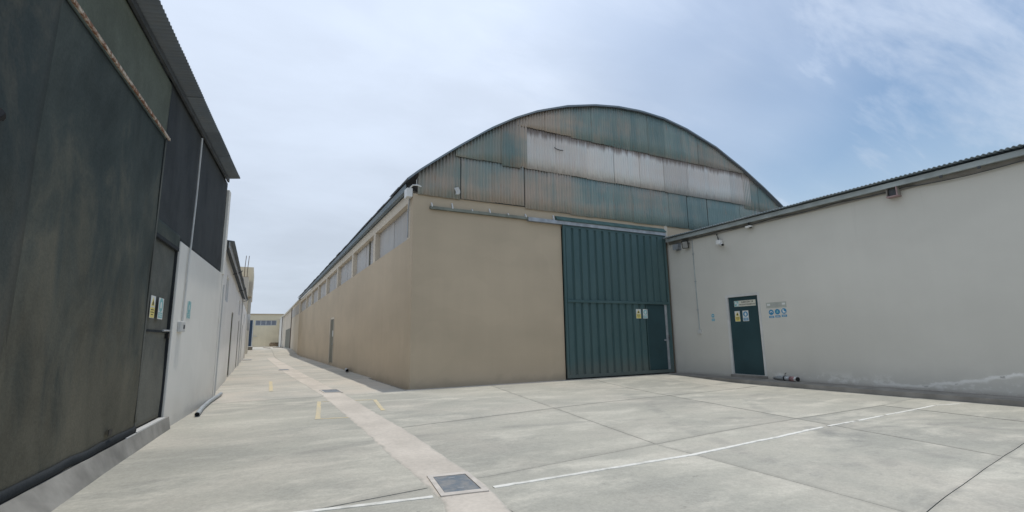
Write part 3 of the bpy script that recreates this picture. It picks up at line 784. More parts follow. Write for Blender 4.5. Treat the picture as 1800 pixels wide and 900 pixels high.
def plate(t, xf, w, h, mat, c=0.001, d=0.003, x=0.0, y=0.0, name='plate'):
    return MB(xf).box(x - w / 2, x + w / 2, y - h / 2, y + h / 2, c, c + d).build(name, mat, t)
def yellow_sign(o, u, n, w, h, label):
    xf = onplane(o, u, n)
    t = thing('warning_sign', o, label, 'sign', 'yellow warning signs')
    plate(t, xf, w, h, 'sign_white')
    plate(t, xf, w * 0.93, h * 0.46, 'sign_yellow', 0.004, 0.0008, 0, -h * 0.25, 'caption_panel')
    tri = MB(xf); tri.prism([(-w * 0.40, h * 0.04), (w * 0.40, h * 0.04), (0, h * 0.44)], 0.004, 0.0048, 2); tri.build('triangle', 'sign_yellow', t)
    fl = MB(xf); fl.prism([(-w * 0.12, h * 0.08), (w * 0.12, h * 0.08), (w * 0.15, h * 0.17), (w * 0.05, h * 0.33), (-w * 0.04, h * 0.24), (-w * 0.14, h * 0.18)], 0.005, 0.0056, 2); fl.build('pictogram', 'sign_black', t)
    for k in range(3):
        plate(t, xf, w * (0.62, 0.70, 0.45)[k], h * 0.035, 'sign_black', 0.005, 0.0005, 0, -h * (0.13 + 0.11 * k), 'caption_line')
    return t
def duty_sign(o, u, n, w, h, label, mat='sign_blue', pale='sign_white'):
    xf = onplane(o, u, n)
    t = thing('duty_sign', o, label, 'sign', 'blue and white duty signs')
    plate(t, xf, w, h, pale)
    d = MB(xf); disc(d, 0, h * 0.17, w * 0.40, 0.004, 0.0046); d.build('blue_disc', mat, t)
    p = MB(xf); p.prism([(-w * 0.15, h * 0.02), (w * 0.15, h * 0.02), (w * 0.17, h * 0.17), (w * 0.10, h * 0.31), (-w * 0.10, h * 0.31), (-w * 0.17, h * 0.17)], 0.0048, 0.0054, 2); p.build('pictogram', pale, t)
    plate(t, xf, w * 0.82, h * 0.26, mat, 0.004, 0.0006, 0, -h * 0.31, 'caption_panel')
    for k in range(2): plate(t, xf, w * 0.6, h * 0.035, pale, 0.0048, 0.0004, 0, -h * (0.26 + 0.09 * k), 'caption_line')
    return t
yellow_sign((10.845, GY - 0.026, 1.925), (1, 0, 0), (0, -1, 0), 0.20, 0.30, 'yellow and white warning sign on the green sliding gate')
duty_sign((11.13, GY - 0.026, 1.925), (1, 0, 0), (0, -1, 0), 0.19, 0.30, 'pale blue duty sign on the green sliding gate', 'sign_teal')

# ------------------------------------------------------------------ right-hand building
XR = 12.38
rb = thing('pale_building', (XR, 5, 0), 'low pale grey building at right with corrugated eave and flaking wall base', 'building')
YD0, YD1 = 8.87, 9.91
w = MB()
w.box(XR, XR + 0.2, -4.0, YD0, -0.1, 4.46).box(XR, XR + 0.2, YD1, YG - 0.005, -0.1, 4.46).box(XR, XR + 0.2, YD0, YD1, 2.34, 4.46).box(XR, XR + 0.2, YD0, YD1, -0.1, 0.09)
w.build('wall', 'pale_wall', rb)
kb = MB()
kp = []
ky = [-4 + 0.5 * k for k in range(32)] + [11.86]
for yv in ky: kp.append(yv)
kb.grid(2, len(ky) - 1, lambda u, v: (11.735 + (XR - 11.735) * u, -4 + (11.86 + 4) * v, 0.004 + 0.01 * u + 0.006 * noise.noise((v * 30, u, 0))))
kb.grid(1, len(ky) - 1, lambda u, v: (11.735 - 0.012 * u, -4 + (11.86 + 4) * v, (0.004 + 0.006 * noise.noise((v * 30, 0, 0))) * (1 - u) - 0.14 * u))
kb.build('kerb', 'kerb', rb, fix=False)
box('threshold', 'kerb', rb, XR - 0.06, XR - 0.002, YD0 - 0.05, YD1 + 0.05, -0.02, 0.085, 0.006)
dr = box('door', 'door_green', rb, XR + 0.035, XR + 0.07, YD0 + 0.03, YD1 - 0.03, 0.10, 2.30)
MB().box(XR - 0.012, XR + 0.06, YD0 - 0.035, YD0 + 0.03, 0.088, 2.375).box(XR - 0.012, XR + 0.06, YD1 - 0.03, YD1 + 0.045, 0.088, 2.375).box(XR - 0.012, XR + 0.06, YD0 + 0.03, YD1 - 0.03, 2.30, 2.375).build('door_frame', 'frame_light', dr)
# roof sheets, fascia, timber plate under the eave
box('fascia', 'fascia', rb, 12.19, 12.21, -4.0, YG - 0.13, 4.355, 4.465)
box('soffit', 'fascia', rb, 12.21, XR - 0.002, -4.0, YG - 0.13, 4.37, 4.385)
box('wall_plate', 'kerb', rb, XR - 0.05, XR - 0.002, -4.0, YG - 0.13, 4.28, 4.365)
yv = -4.0; i = 0
while yv < YG - 0.15:
    y1 = min(yv + 0.80, YG - 0.12)
    dx = random.uniform(-0.012, 0.012)
    lift = 0.004 * (i % 2)
    corr('roof_sheet', 'roof_blue', rb, yv, y1 + 0.03, 12.08 + dx, 15.5, lambda u, v, h, lift=lift: (v, u, 4.495 + 0.005 * max(0, 9 - u) + h + lift + 0.10 * (v - 12.1)), 0.085, 0.014, 8, 2, 0.010)
    yv = y1; i += 1
# things on the wall
U, N = (0, -1, 0), (-1, 0, 0)
ds = onplane((XR + 0.035, 9.345, 2.10), U, N)
t = thing('door_plate', (XR + 0.035, 9.345, 2.10), 'long beige lettered plate on the green door of the pale building', 'sign')
plate(t, ds, 0.70, 0.17, 'sign_beige')
plate(t, ds, 0.14, 0.15, 'sign_teal', 0.004, 0.0006, -0.27, 0, 'emblem_panel')
e = MB(ds); disc(e, -0.29, 0.02, 0.035, 0.0048, 0.0053); e.prism([(-0.28, -0.06), (-0.21, -0.06), (-0.21, 0.05)], 0.0048, 0.0053, 2); e.build('emblem', 'sign_white', t)
for txt, sz, xa, za in (('ALMACEN', 0.062, 0.03, 0.036), ('DE', 0.062, 0.24, 0.036), ('PRODUCTO', 0.050, -0.045, -0.036), ('TERMINADO', 0.050, 0.22, -0.036)):
    words(txt, sz, xa, za, ds, 'sign_black', t)
yellow_sign((XR + 0.035, 9.62, 1.74), U, N, 0.17, 0.30, 'yellow warning sign on the green door of the pale building')
duty_sign((XR + 0.035, 9.35, 1.74), U, N, 0.19, 0.30, 'blue and white duty sign on the green door of the pale building')
t = thing('notice_board', (XR, 8.37, 1.985), 'faded grey notice plate above three round blue signs', 'sign')
nb = onplane((XR, 8.37, 1.985), U, N)
plate(t, nb, 0.58, 0.15, 'sign_grey')
plate(t, nb, 0.09, 0.05, 'sign_white', 0.004, 0.0006, -0.215, 0.015, 'white_label')
plate(t, nb, 0.09, 0.05, 'sign_white', 0.004, 0.0006, 0.215, 0.02, 'white_label')
for x, wv, yv in ((-0.02, 0.22, 0.022), (0.0, 0.34, -0.022)):
    plate(t, nb, wv, 0.012, 'steel', 0.004, 0.0006, x, yv, 'faded_caption')
for k, (nm, yc) in enumerate((('with an arc pictogram, left', 8.53), ('with a hat pictogram, middle', 8.35), ('with a boot pictogram, right', 8.165))):
    o = (XR, yc, 1.745 + 0.008 * k)
    xf = onplane(o, U, N)
    t = thing('round_sign', o, 'round blue duty sign ' + nm + ' one of three beside the door', 'sign', 'three round blue duty signs')
    d = MB(xf); disc(d, 0, 0.05, 0.073, 0.001, 0.003, 28); d.build('blue_disc', 'sign_blue', t)
    p = MB(xf)
    if k == 0: p.prism([(0.042 * math.cos(a * math.pi / 8), 0.04 + 0.042 * math.sin(a * math.pi / 8)) for a in range(9)] + [(0.022 * math.cos(a * math.pi / 8), 0.04 + 0.022 * math.sin(a * math.pi / 8)) for a in range(8, -1, -1)], 0.0032, 0.0038, 2)
    elif k == 1: p.prism([(-0.038, 0.025), (0.038, 0.025), (0.02, 0.05), (0.012, 0.085), (-0.012, 0.085), (-0.02, 0.05)], 0.0032, 0.0038, 2)
    else: p.prism([(-0.035, 0.01), (0.045, 0.01), (0.045, 0.03), (0.0, 0.05), (-0.008, 0.095), (-0.038, 0.095)], 0.0032, 0.0038, 2)
    p.build('pictogram', 'sign_white' if k != 1 else 'sign_teal', t)
    plate(t, xf, 0.145, 0.055, 'sign_blue', 0.001, 0.002, 0.0, -0.075, 'caption_plate')
    for q in range(2): plate(t, xf, 0.10, 0.007, 'sign_white', 0.0032, 0.0005, 0, -0.068 - 0.016 * q, 'caption_line')
t = thing('small_sign', (XR, 10.46, 1.73), 'small light blue sign on the wall between the gate and the door', 'sign')
ss = onplane((XR, 10.46, 1.73), U, N)
M['sign_cyan'] = simple('sign_cyan', (0.12, 0.38, 0.50), 0.5, 0.08, 6)
b = MB(ss); disc(b, 0, 0.065, 0.055, 0.001, 0.003); b.build('disc', 'sign_cyan', t)
plate(t, ss, 0.07, 0.02, 'sign_white', 0.0032, 0.0006, 0, 0.065, 'bar')
plate(t, ss, 0.11, 0.07, 'sign_cyan', 0.001, 0.002, 0.0, -0.06, 'caption_plate')
for q in range(2): plate(t, ss, 0.08, 0.008, 'sign_white', 0.0032, 0.0005, 0, -0.05 - 0.022 * q, 'caption_line')

t = thing('conduit', (XR, 11.0, 1.3), 'thin grey conduit dropping down the pale wall to a switch box', 'conduit')
MB().tube([(XR - 0.014, 11.02, 4.30), (XR - 0.014, 11.02, 3.0), (XR - 0.014, 11.0, 1.38)], 0.013, 8).build('pipe', 'fascia', t)
box('switch_box', 'frame_light', t, XR - 0.045, XR - 0.001, 10.93, 11.06, 1.26, 1.38, 0.008)
for zc in (2.0, 2.9, 3.8): box('clip', 'steel', t, XR - 0.030, XR - 0.001, 10.98, 11.05, zc, zc + 0.02)

t = thing('floodlight', (XR - 0.15, 11.2, 4.1), 'small floodlight with black frame under the eave near the gate', 'floodlight')
c = Vector((XR - 0.19, 11.16, 4.13))
fd = Vector((-0.75, -0.45, -0.45)).normalized(); fu = Vector((0, 0, 1)); fs = fd.cross(fu).normalized(); fu = fs.cross(fd)
def fx(a, b, d): return tuple(c + fs * a + fu * b + fd * d)
MB(fx).box(-0.10, 0.10, -0.13, 0.13, -0.05, 0.015).build('housing', 'black', t, 0.008)
MB(fx).box(-0.078, 0.078, -0.105, 0.105, 0.0155, 0.02).build('lens', 'lens', t)
MB().tube([tuple(c + fs * 0.11), tuple(c + fs * 0.11 - fd * 0.09), (XR - 0.003, 11.18, 4.22)], 0.011, 6).build('yoke', 'dark_steel', t)
MB().tube([tuple(c - fs * 0.11), tuple(c - fs * 0.11 - fd * 0.09), (XR - 0.003, 11.18, 4.22)], 0.011, 6).build('yoke', 'dark_steel', t)

t = thing('bracket_box', (XR - 0.05, 11.65, 4.05), 'grey steel bracket box under the eave beside the gate top', 'bracket')
box('back_plate', 'steel', t, XR - 0.012, XR - 0.001, 11.50, 11.72, 4.02, 4.27)
box('arm', 'steel', t, XR - 0.16, XR - 0.013, 11.52, 11.55, 4.06, 4.10)
box('arm', 'steel', t, XR - 0.16, XR - 0.013, 11.66, 11.69, 4.06, 4.10)
box('front_lip', 'steel', t, XR - 0.18, XR - 0.161, 11.50, 11.71, 4.04, 4.22)

t = thing('security_camera', (XR - 0.1, 9.85, 4.0), 'white security camera on a curved arm above the door', 'camera')
MB().tube([(XR - 0.003, 10.06, 4.30), (XR - 0.06, 10.02, 4.24), (XR - 0.09, 9.96, 4.14), (XR - 0.10, 9.93, 4.03)], 0.018, 8).build('arm', 'dark_steel', t)
box('mount_box', 'white', t, XR - 0.16, XR - 0.03, 9.84, 10.00, 3.92, 4.05, 0.012)
MB().tube([(XR - 0.11, 9.90, 3.93), (XR - 0.16, 9.82, 3.90), (XR - 0.24, 9.70, 3.86)], [0.03, 0.042, 0.042], 12).build('camera_body', 'white', t)
MB().tube([(XR - 0.238, 9.703, 3.861), (XR - 0.262, 9.667, 3.849)], 0.036, 12).build('lens', 'black', t)

t = thing('eave_lamp', (XR - 0.12, 8.87, 4.24), 'small white fitting on a dark stem under the eave right of the camera', 'lamp')
MB().tube([(XR - 0.10, 8.87, 4.375), (XR - 0.10, 8.87, 4.27)], 0.016, 8).build('stem', 'dark_steel', t)
box('fitting', 'white', t, XR - 0.15, XR - 0.05, 8.78, 8.97, 4.22, 4.275, 0.012)
box('reflector', 'black', t, XR - 0.13, XR - 0.07, 8.79, 8.85, 4.195, 4.219, 0.004)

t = thing('speaker_box', (XR - 0.1, 5.28, 4.25), 'reddish open-framed box hanging under the eave at right', 'box')
for yc in (5.18, 5.38):
    box('side_plate', 'kerb', t, XR - 0.16, XR - 0.01, yc - 0.006, yc + 0.006, 4.17, 4.36)
M['reddish_pale'] = simple('dusty_red_paint', (0.34, 0.24, 0.24), 0.7, 0.15, 8)
box('base_plate', 'reddish_pale', t, XR - 0.18, XR - 0.01, 5.165, 5.395, 4.145, 4.17, 0.003)
box('lamp_block', 'dark_steel', t, XR - 0.11, XR - 0.02, 5.20, 5.36, 4.175, 4.33, 0.01)
box('corner_post', 'reddish_pale', t, XR - 0.18, XR - 0.16, 5.17, 5.19, 4.17, 4.36)

cb = MB()
pts = []
for k in range(60):
    yy = 11.4 - k * 0.22
    sag = 0.035 * abs(math.sin(k * 0.42)) + (0.05 if 3 < yy < 4.9 else 0)
    pts.append((XR - 0.062, yy, 4.335 - sag))
cb.tube(pts, 0.009, 6)
tag(cb.build('eave_cable', 'dark_steel', None), 'thin dark cable sagging along the eave of the pale building', 'cable')
for yy in (4.35, 3.75):
    tag(box('eave_clip', 'dark_steel', None, XR - 0.20, XR - 0.182, yy, yy + 0.05, 4.30, 4.345), 'small dark clip on the fascia towards the right edge, ' + ('left one' if yy > 4 else 'right one'), 'clip')

# rolled bundle lying on the kerb
t = thing('rolled_bundle', (12.22, 8.25, 0.012), 'silver wrapped roll with a reddish end lying against the wall base', 'roll')
MB().tube([(12.33, 8.62, 0.055), (12.30, 8.45, 0.072), (12.26, 8.25, 0.075), (12.22, 8.08, 0.072)], [0.028, 0.055, 0.060, 0.055], 12).build('wrap', 'foil', t, 0, 0, True)
MB().tube([(12.222, 8.09, 0.073), (12.19, 7.93, 0.075)], [0.058, 0.062], 14).build('red_end', 'reddish', t, 0, 0, True)
MB().tube([(12.19, 7.932, 0.075), (12.178, 7.875, 0.075)], [0.066, 0.064], 14).build('rim', 'frame_light', t)
MB().tube([(12.1785, 7.878, 0.075), (12.172, 7.848, 0.075)], [0.056, 0.054], 14).build('bore', 'black', t)
MB().tube([(12.263, 8.265, 0.075), (12.257, 8.235, 0.075)], 0.066, 12).build('tie', 'black', t)
MB().tube([(12.26, 8.25, 0.13), (12.255, 8.24, 0.19), (12.25, 8.20, 0.21)], 0.009, 6).build('tie_end', 'black', t)

# ------------------------------------------------------------------ left building hung with shade net
LA = math.radians(5.0)
LD = Vector((math.sin(LA), math.cos(LA), 0)); LN = Vector((math.cos(LA), -math.sin(LA), 0)); LP0 = Vector((-1.10, 8.60, 0))
def L(s, d, z):   # s along the wall away from the camera (0 at the door's far jamb), d out of the wall
    return tuple(LP0 + LD * s + LN * d + Vector((0, 0, z)))
nbd = thing('netted_shed', (-1.5, 6, 0), 'dark shed at left clad in shade net with overhanging corrugated eave', 'shed')
def net(name, mat, s0, s1, z0, z1, d, amp, fold, seed, nu=60, nv=60, parent=nbd):
    def P(u, v):
        s = s0 + (s1 - s0) * u; z = z0 + (z1 - z0) * v
        k = noise.noise((s * fold + 0.5 * math.sin(z * 0.9), z * 0.35, seed)) + 0.5 * noise.noise((s * fold * 2.7, z * 0.9, seed + 5))
        k += 0.5 * noise.noise((s * 0.8 + z * 0.9, z * 1.1 - s * 0.4, seed + 9))
        rim = min(1.0, 8 * min(v, 1 - v) + 0.12)
        return L(s, d + amp * k * rim, z)
    return MB().grid(nu, nv, P).build(name, mat, parent, 0, 0.004, True, False)
net('net_panel', 'net', -4.25, -1.30, 0.19, 3.80, 0.0, 0.018, 1.6, 1)
net('net_panel', 'net_left', -11.0, -4.20, 0.19, 4.62, 0.012, 0.018, 1.2, 4)
net('net_panel', 'net_green', -4.25, -1.20, 3.84, 4.62, -0.02, 0.012, 1.0, 2, 40, 24)
net('net_panel', 'net_blue', -1.20, 3.72, 2.72, 4.76, -0.03, 0.014, 0.9, 3, 50, 30)
net('net_panel', 'net', -1.32, 0.02, 2.58, 2.80, -0.02, 0.008, 1.2, 6, 14, 6)
net('seam_flap', 'net_door', -1.33, -1.27, 0.3, 3.82, 0.012, 0.008, 3.0, 8, 2, 40)
hm = MB()
hm.grid(80, 3, lambda u, v: L(-11.0 + 9.72 * u, 0.014 + 0.012 * math.sin(v * 3.1) + 0.006 * noise.noise((u * 40, v, 3)), 0.175 + 0.085 * v + 0.012 * noise.noise((u * 25, 0, 1))))
hm.build('hem', 'net_hem', nbd, 0, 0.004, True)
box('backing_wall', 'dark_steel', nbd, -11.0, 3.72, -0.25, -0.10, 0.0, 4.66, 0, L)
box('rusty_bar', 'rusty', nbd, -11.0, -1.25, 0.025, 0.045, 3.810, 3.845, 0.003, L)
dn = net('net_door', 'net_door', -1.22, 0.0, 0.20, 2.58, -0.06, 0.014, 2.0, 11, 26, 40)
MB(L).box(-1.27, -1.22, -0.07, -0.012, 0.19, 2.60).box(-1.22, 0.0, -0.07, -0.012, 2.56, 2.61).box(-0.03, 0.0, -0.07, -0.025, 0.19, 2.56).build('door_frame', 'net_hem', dn)
box('cross_rail', 'net_hem', dn, -1.20, -0.03, -0.045, -0.035, 1.36, 1.39, 0, L)
MB(L).tube([(-0.40, -0.02, 1.385), (-0.06, -0.02, 1.39)], 0.013, 8).build('bolt', 'steel', dn)
MB(L).box(-0.14, -0.06, -0.05, -0.01, 1.28, 1.35).build('padlock', 'black', dn)
MB(L).tube([(-4.80, 0.0, 2.50), (-4.74, 0.035, 2.60), (-4.70, 0.03, 2.58)], [0.04, 0.04, 0.02], 8).build('torn_knot', 'black', nbd)
MB(L).box(-2.22, -2.12, 0.03, 0.036, 0.30, 0.36).build('tear', 'black', nbd)
# plinth
pl = MB()
outer = [(-11 + 0.55 * k) for k in range(22)] + [0.15]
def pout(s): return 0.02 + 0.022 * max(0, -s) + (0.025 * max(0, -s - 2.5))
pl.grid(len(outer) - 1, 1, lambda u, v: L(-11.0 + 11.15 * u, (-0.09) * (1 - v) + 0.035 * v, 0.172 + 0.006 * noise.noise((u * 20, v, 0))))
pl.grid(len(outer) - 1, 1, lambda u, v: L(-11.0 + 11.15 * u, 0.035 + (pout(-11.0 + 11.15 * u) + 0.015) * v + 0.01 * v * noise.noise((u * 30, 2, 0)), (0.172 + 0.006 * noise.noise((u * 20, 1, 0))) * (1 - v) - 0.02 * v))
pl.build('plinth', 'plinth', nbd, fix=False)
MB(L).box(0.145, 0.15, -0.09, 0.03, 0.0, 0.172).build('plinth_end', 'plinth', nbd)
MB(L).box(-1.25, -0.02, -0.05, 0.028, 0.160, 0.186).build('door_sill', 'frame_light', nbd)
MB(L).box(-1.62, -1.30, 0.018, 0.034, 0.160, 0.181).build('door_sill', 'frame_light', nbd)
# white masonry part
box('white_wall', 'white_wall', nbd, 0.02, 3.82, -0.20, 0.0, -0.05, 2.72, 0.01, L)
box('end_pilaster', 'white_wall', nbd, 3.725, 3.95, -0.22, 0.02, 2.70, 4.62, 0.01, L)
box('end_pilaster', 'white_wall', nbd, 3.83, 3.95, -0.20, 0.012, -0.05, 2.695, 0.008, L)
# eave: beam, soffit sheets
MB(lambda a, b, c: L(a, b, c + 0.02 * (a + 2.8))).box(-11.0, 3.49, 0.0, 0.035, 4.60, 4.675).build('eave_beam', 'dark_steel', nbd)
s = -11.0; i = 0
while s < 3.49:
    s1 = min(s + 1.30, 3.50)
    lift = 0.006 * (i % 2)
    corr('roof_sheet', 'roof_dark', nbd, s, s1 + 0.04, -0.6, 0.235, lambda u, v, h, lift=lift: L(u, v, 4.70 + 0.02 * (u + 2.8) + 0.12 * v + h + lift), 0.076, 0.011, 6, 2, 0.004)
    s = s1; i += 1
US, NS = tuple(LD), tuple(LN)
yellow_sign(L(-1.03, -0.012, 1.67), US, NS, 0.20, 0.28, 'yellow warning sign on the dark net door at left')
duty_sign(L(-0.66, -0.012, 1.67), US, NS, 0.23, 0.28, 'blue and white duty sign on the dark net door at left', 'sign_teal')
M['sign_pale_teal'] = simple('sign_pale_teal', (0.50, 0.60, 0.585), 0.6, 0.08, 6)
duty_sign(L(0.92, 0.0, 1.745), US, NS, 0.26, 0.28, 'faded turquoise duty sign on the white wall beside the switch box', 'sign_teal', 'sign_pale_teal')
t = thing('wall_conduit', L(0.5, 0.02, 1.4), 'white conduit running down from the eave to a switch box on the white wall', 'conduit')
MB(L).tube([(0.56, 0.03, 4.58), (0.56, 0.03, 3.6), (0.50, 0.03, 2.74), (0.49, 0.025, 2.6), (0.46, 0.022, 1.55)], 0.014, 8).build('pipe', 'frame_light', t)
MB(L).box(0.27, 0.55, 0.001, 0.05, 1.38, 1.54).build('switch_box', 'frame_light', t, 0.01)
MB(L).box(0.42, 0.50, 0.0505, 0.056, 1.43, 1.49).build('switch', 'dark_steel', t)
# pipe lying along the foot of the wall
t = thing('drain_pipe', (-0.75, 11.5, 0.0), 'grey plastic pipe lying on the ground along the white wall', 'pipe')
pp = [(-0.80, 9.85, 0.042), (-0.81, 10.8, 0.042), (-0.775, 11.9, 0.042), (-0.71, 12.8, 0.042), (-0.66, 13.5, 0.042)]
MB().tube(pp, 0.038, 14, False).tube(pp, 0.034, 14, False).build('pipe', 'pvc', t, 0, 0.0, True, False)
MB().tube([(-0.806, 9.90, 0.042), (-0.8062, 9.91, 0.042)], 0.033, 14).build('pipe_bore', 'black', t)

# ------------------------------------------------------------------ white shed farther up on the left
XL = -0.83
ws = thing('white_shed', (XL, 13, 0), 'long white shed with small high windows lining the left of the alley', 'shed')
Y0, Y1 = 12.62, 44.0
doors = [(19.6, 20.9), (27.0, 28.2), (34.0, 35.2)]
wins = [(15.3, 16.5, 2.36, 3.06), (25.9, 27.4, 2.50, 3.18), (36.5, 38.0, 2.40, 3.10)]
dw = MB(); cur = Y0
for a, b in doors:
    dw.box(XL - 0.2, XL, cur, a, -0.05, 2.30); dw.box(XL - 0.2, XL - 0.10, a, b, -0.05, 0.05); cur = b
dw.box(XL - 0.2, XL, cur, Y1, -0.05, 2.30)
cur = Y0
for a, b, z0, z1 in wins:
    dw.box(XL - 0.2, XL, cur, a, 2.30, 3.52); dw.box(XL - 0.2, XL, a, b, 2.30, z0); dw.box(XL - 0.2, XL, a, b, z1, 3.52); cur = b
dw.box(XL - 0.2, XL, cur, Y1, 2.30, 3.52)
dw.build('wall', 'white_shed', ws)
for a, b in doors:
    d = box('door', 'frame_light', ws, XL - 0.16, XL - 0.11, a, b, 0.05, 2.30)
    box('door_frame', 'grey_door', d, XL - 0.11, XL - 0.02, b - 0.06, b - 0.001, 0.05, 2.29)
for a, b, z0, z1 in wins:
    wdw = MB().box(XL - 0.13, XL - 0.06, a + 0.001, a + 0.05, z0 + 0.001, z1 - 0.001).box(XL - 0.13, XL - 0.06, b - 0.05, b - 0.001, z0 + 0.001, z1 - 0.001).box(XL - 0.13, XL - 0.06, a + 0.05, b - 0.05, z0 + 0.001, z0 + 0.05).box(XL - 0.13, XL - 0.06, a + 0.05, b - 0.05, z1 - 0.05, z1 - 0.001).build('window', 'steel', ws)
    for q in range(2):
        m0 = a + 0.05 + (b - a - 0.1) * q / 2
        box('pane', 'glass', wdw, XL - 0.10, XL - 0.095, m0, m0 + (b - a - 0.1) / 2 - 0.01, z0 + 0.05, z1 - 0.05)
for yy in (13.6, 30.2):
    box('downpipe', 'frame_light', ws, XL + 0.002, XL + 0.05, yy, yy + 0.06, 0.0, 3.6 if yy > 14 else 2.6)
yy = Y0; i = 0
while yy < 33:
    y1 = min(yy + 1.0, 33)
    corr('roof_sheet', 'roof_dark', ws, yy, y1 + 0.04, -2.0, -0.60 + random.uniform(-0.01, 0.01), lambda u, v, h, i=i: (v, u, 3.53 + 0.012 * (u - 13) + h + 0.004 * (i % 2) - 0.10 * (v + 0.83)), 0.115, 0.014, 6, 1, 0.004)
    yy = y1; i += 1
MB().add([(-0.70, Y0, 3.36), (-0.68, Y0, 3.36), (-0.68, 33, 3.60), (-0.70, 33, 3.60), (-0.70, Y0, 3.49), (-0.68, Y0, 3.49), (-0.68, 33, 3.73), (-0.70, 33, 3.73)], [(0, 3, 2, 1), (4, 5, 6, 7), (0, 1, 5, 4), (1, 2, 6, 5), (2, 3, 7, 6), (3, 0, 4, 7)]).build('eave_board', 'steel', ws)
for yy in (18.2, 24.2, 30.4):
    MB().tube([(XL, yy, 3.42), (-0.60, yy, 3.50), (-0.56, yy, 3.56)], 0.016, 6).build('gutter_bracket', 'dark_steel', ws)

# ------------------------------------------------------------------ unfinished block with rebar behind
ub = thing('unfinished_block', (-1.6, 48, 0.05), 'unfinished cream block with rebar sticking up beyond the white shed', 'building')
box('column', 'tan_light', ub, -1.60, -0.95, 47.0, 47.4, 0.0, 6.75)
box('wall', 'cream', ub, -4.5, -0.95, 47.41, 58.0, 0.0, 6.75)
box('upper_room', 'cream', ub, -4.5, -0.66, 50.5, 58.0, 6.76, 8.10)
box('balcony', 'tan_light', ub, -0.949, -0.68, 50.5, 57.9, 5.40, 6.755)
box('parapet', 'tan', ub, -4.5, -0.945, 47.2, 50.4, 6.752, 6.83)
for x in (-1.30, -1.08):
    MB().tube([(x, 47.15, 6.7), (x + 0.01, 47.15, 7.6), (x + 0.06, 47.13, 8.62)], 0.028, 6).build('rebar', 'rebar', ub)
box('porch_wall', 'white_wall', ub, -1.1, -0.80, 44.01, 46.99, -0.05, 3.2)
box('meter_box', 'frame_light', ub, -0.945, -0.62, 47.2, 48.6, 2.25, 3.6)
box('pier', 'white_wall', ub, -0.945, -0.70, 52.0, 53.5, 0.0, 5.39)

# ------------------------------------------------------------------ end building and far right annexe
YB = 95.0
eb = thing('end_building', (1, YB, 0.5), 'tan building closing the far end of the alley with a strip of windows', 'building')
ew = MB()
ew.box(-3.5, 6.0, YB, YB + 0.3, 0.3, 4.12).box(-3.5, -0.41, YB, YB + 0.3, 4.12, 5.02).box(2.91, 6.0, YB, YB + 0.3, 4.12, 5.02).box(-3.5, 6.0, YB, YB + 0.3, 5.02, 6.02)
ew.build('wall', 'cream', eb)
box('coping', 'tan', eb, -3.5, 6.0, YB - 0.10, YB + 0.35, 6.021, 6.15)
box('gate', 'blue_door', eb, -1.62, -0.80, YB - 0.06, YB - 0.005, 0.51, 5.02)
box('gate_post', 'frame_light', eb, -0.79, -0.66, YB - 0.08, YB - 0.005, 0.51, 5.08)
wdw = MB().box(-0.40, 2.90, YB + 0.06, YB + 0.12, 4.125, 4.19).box(-0.40, 2.90, YB + 0.06, YB + 0.12, 4.95, 5.015).build('window', 'frame_light', eb)
for k in range(5): box('mullion', 'frame_light', wdw, -0.40 + 0.81 * k, -0.34 + 0.81 * k, YB + 0.055, YB + 0.125, 4.19, 4.95)
for k in range(4): box('pane', 'glass', wdw, -0.335 + 0.81 * k, 0.405 + 0.81 * k, YB + 0.09, YB + 0.10, 4.191, 4.949)
box('ledge', 'frame_light', eb, -0.5, -0.05, YB - 0.2, YB - 0.002, 2.25, 2.36)
pb = thing('timber_pile', (2.8, YB - 1.0, 0.5), 'pile of weathered timber at the foot of the end building', 'timber pile')
for k in range(22):
    a = random.uniform(-0.18, 0.18); zz = 0.53 + 0.09 * (k // 3) * 0.95
    x0 = 2.0 + random.uniform(-0.1, 0.15); yy = YB - 1.3 + 0.32 * (k % 3)
    MB().add([(x0, yy - .06, zz), (x0 + 1.35, yy - .06 + a, zz), (x0 + 1.35, yy + .06 + a, zz), (x0, yy + .06, zz), (x0, yy - .06, zz + .08), (x0 + 1.35, yy - .06 + a, zz + .08), (x0 + 1.35, yy + .06 + a, zz + .08), (x0, yy + .06, zz + .08)],
             [(0, 3, 2, 1), (4, 5, 6, 7), (0, 1, 5, 4), (1, 2, 6, 5), (2, 3, 7, 6), (3, 0, 4, 7)]).build('board', 'wood', pb)
def plank(p, q, w, label):
    d = Vector((q[0] - p[0], q[1] - p[1], 0)); n = Vector((-d.y, d.x, 0)).normalized() * w / 2
    z = gz(p[0], p[1]) + 0.002
    c = [(p[0] - n.x, p[1] - n.y), (q[0] - n.x, q[1] - n.y), (q[0] + n.x, q[1] + n.y), (p[0] + n.x, p[1] + n.y)]
    tag(MB().prism(c, z, z + 0.06, 2).build('plank', 'wood', None, 0.005), label, 'plank')
plank((0.9, 76.0), (1.5, 68.0), 0.18, 'grey plank lying lengthwise on the far alley ground, left one')
plank((2.1, 74.0), (3.2, 74.6), 0.5, 'short board lying crosswise on the far alley ground, right one')

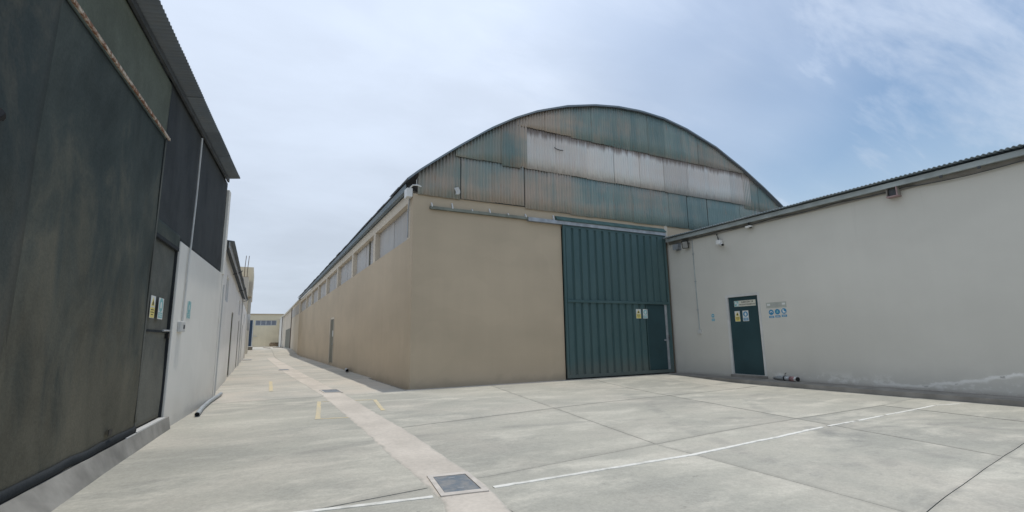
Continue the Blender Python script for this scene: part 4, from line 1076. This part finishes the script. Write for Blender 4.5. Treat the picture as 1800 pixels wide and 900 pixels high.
an = thing('annexe', (XW, 60, 0), 'lower tan annexe with brown posts continuing the warehouse wall', 'building')
box('wall', 'tan_light', an, XW, XW + 0.25, YE + 0.01, 62.0, -0.1, 5.12)
box('wall', 'tan_light', an, XW + 0.12, XW + 0.3, 62.01, 83.4, 0.0, 5.05)
box('wall', 'white_wall', an, XW - 0.05, XW + 0.3, 83.4, 94.9, 0.2, 5.1)
box('coping', 'white_wall', an, XW - 0.10, XW + 0.3, YE + 0.01, 94.9, 5.125, 5.24)
M['brown_steel'] = simple('brown_steel', (0.10, 0.07, 0.055), 0.7, 0.2, 4)
box('post', 'brown_steel', an, XW - 0.06, XW - 0.002, 61.4, 61.9, 0.2, 5.12)
box('post', 'brown_steel', an, XW - 0.11, XW - 0.052, 83.5, 84.3, 0.3, 5.12)
box('sheet_door', 'grey_door', an, XW + 0.03, XW + 0.115, 62.3, 74.0, 0.40, 2.85)
for k in range(6): box('window_panel', 'pane', an, XW - 0.012, XW - 0.002, 50.9 + 1.75 * k, 52.45 + 1.75 * k, 3.9, 4.8)

# step, drain edge and stub on the alley floor
t = thing('step_block', (-0.66, 60, 0.5), 'low tan step block against the left wall far up the alley', 'step')
box('block', 'kerb', t, -1.0, -0.35, 57.8, 60.4, gz(0, 58) - 0.1, 0.78, 0.02)
box('tread', 'frame_light', t, -1.02, -0.33, 57.78, 60.42, 0.781, 0.83, 0.01)
t = thing('drain_channel', (-0.5, 39.8, 0), 'narrow dark drain strip across the alley edge beside the white shed', 'drain')
box('frame', 'steel', t, -0.82, -0.22, 39.5, 40.1, 0.0, 0.03)
box('grate', 'dark_steel', t, -0.78, -0.26, 39.49, 39.499, 0.002, 0.028)
t = thing('pipe_stub', (3.3, 20.2, 0), 'short bright metal pipe stub lying at the foot of the warehouse wall', 'pipe')
MB().tube([(3.30, 21.0, 0.075), (3.22, 20.25, 0.075)], 0.062, 14, False).tube([(3.30, 21.0, 0.075), (3.22, 20.25, 0.075)], 0.055, 14, False).build('tube', 'foil', t, 0, 0, True, False)
MB().tube([(3.231, 20.36, 0.075), (3.230, 20.35, 0.075)], 0.054, 14).build('bore', 'black', t)
MB().tube([(3.262, 20.64, 0.075), (3.256, 20.58, 0.075)], 0.070, 14).build('collar', 'steel', t)
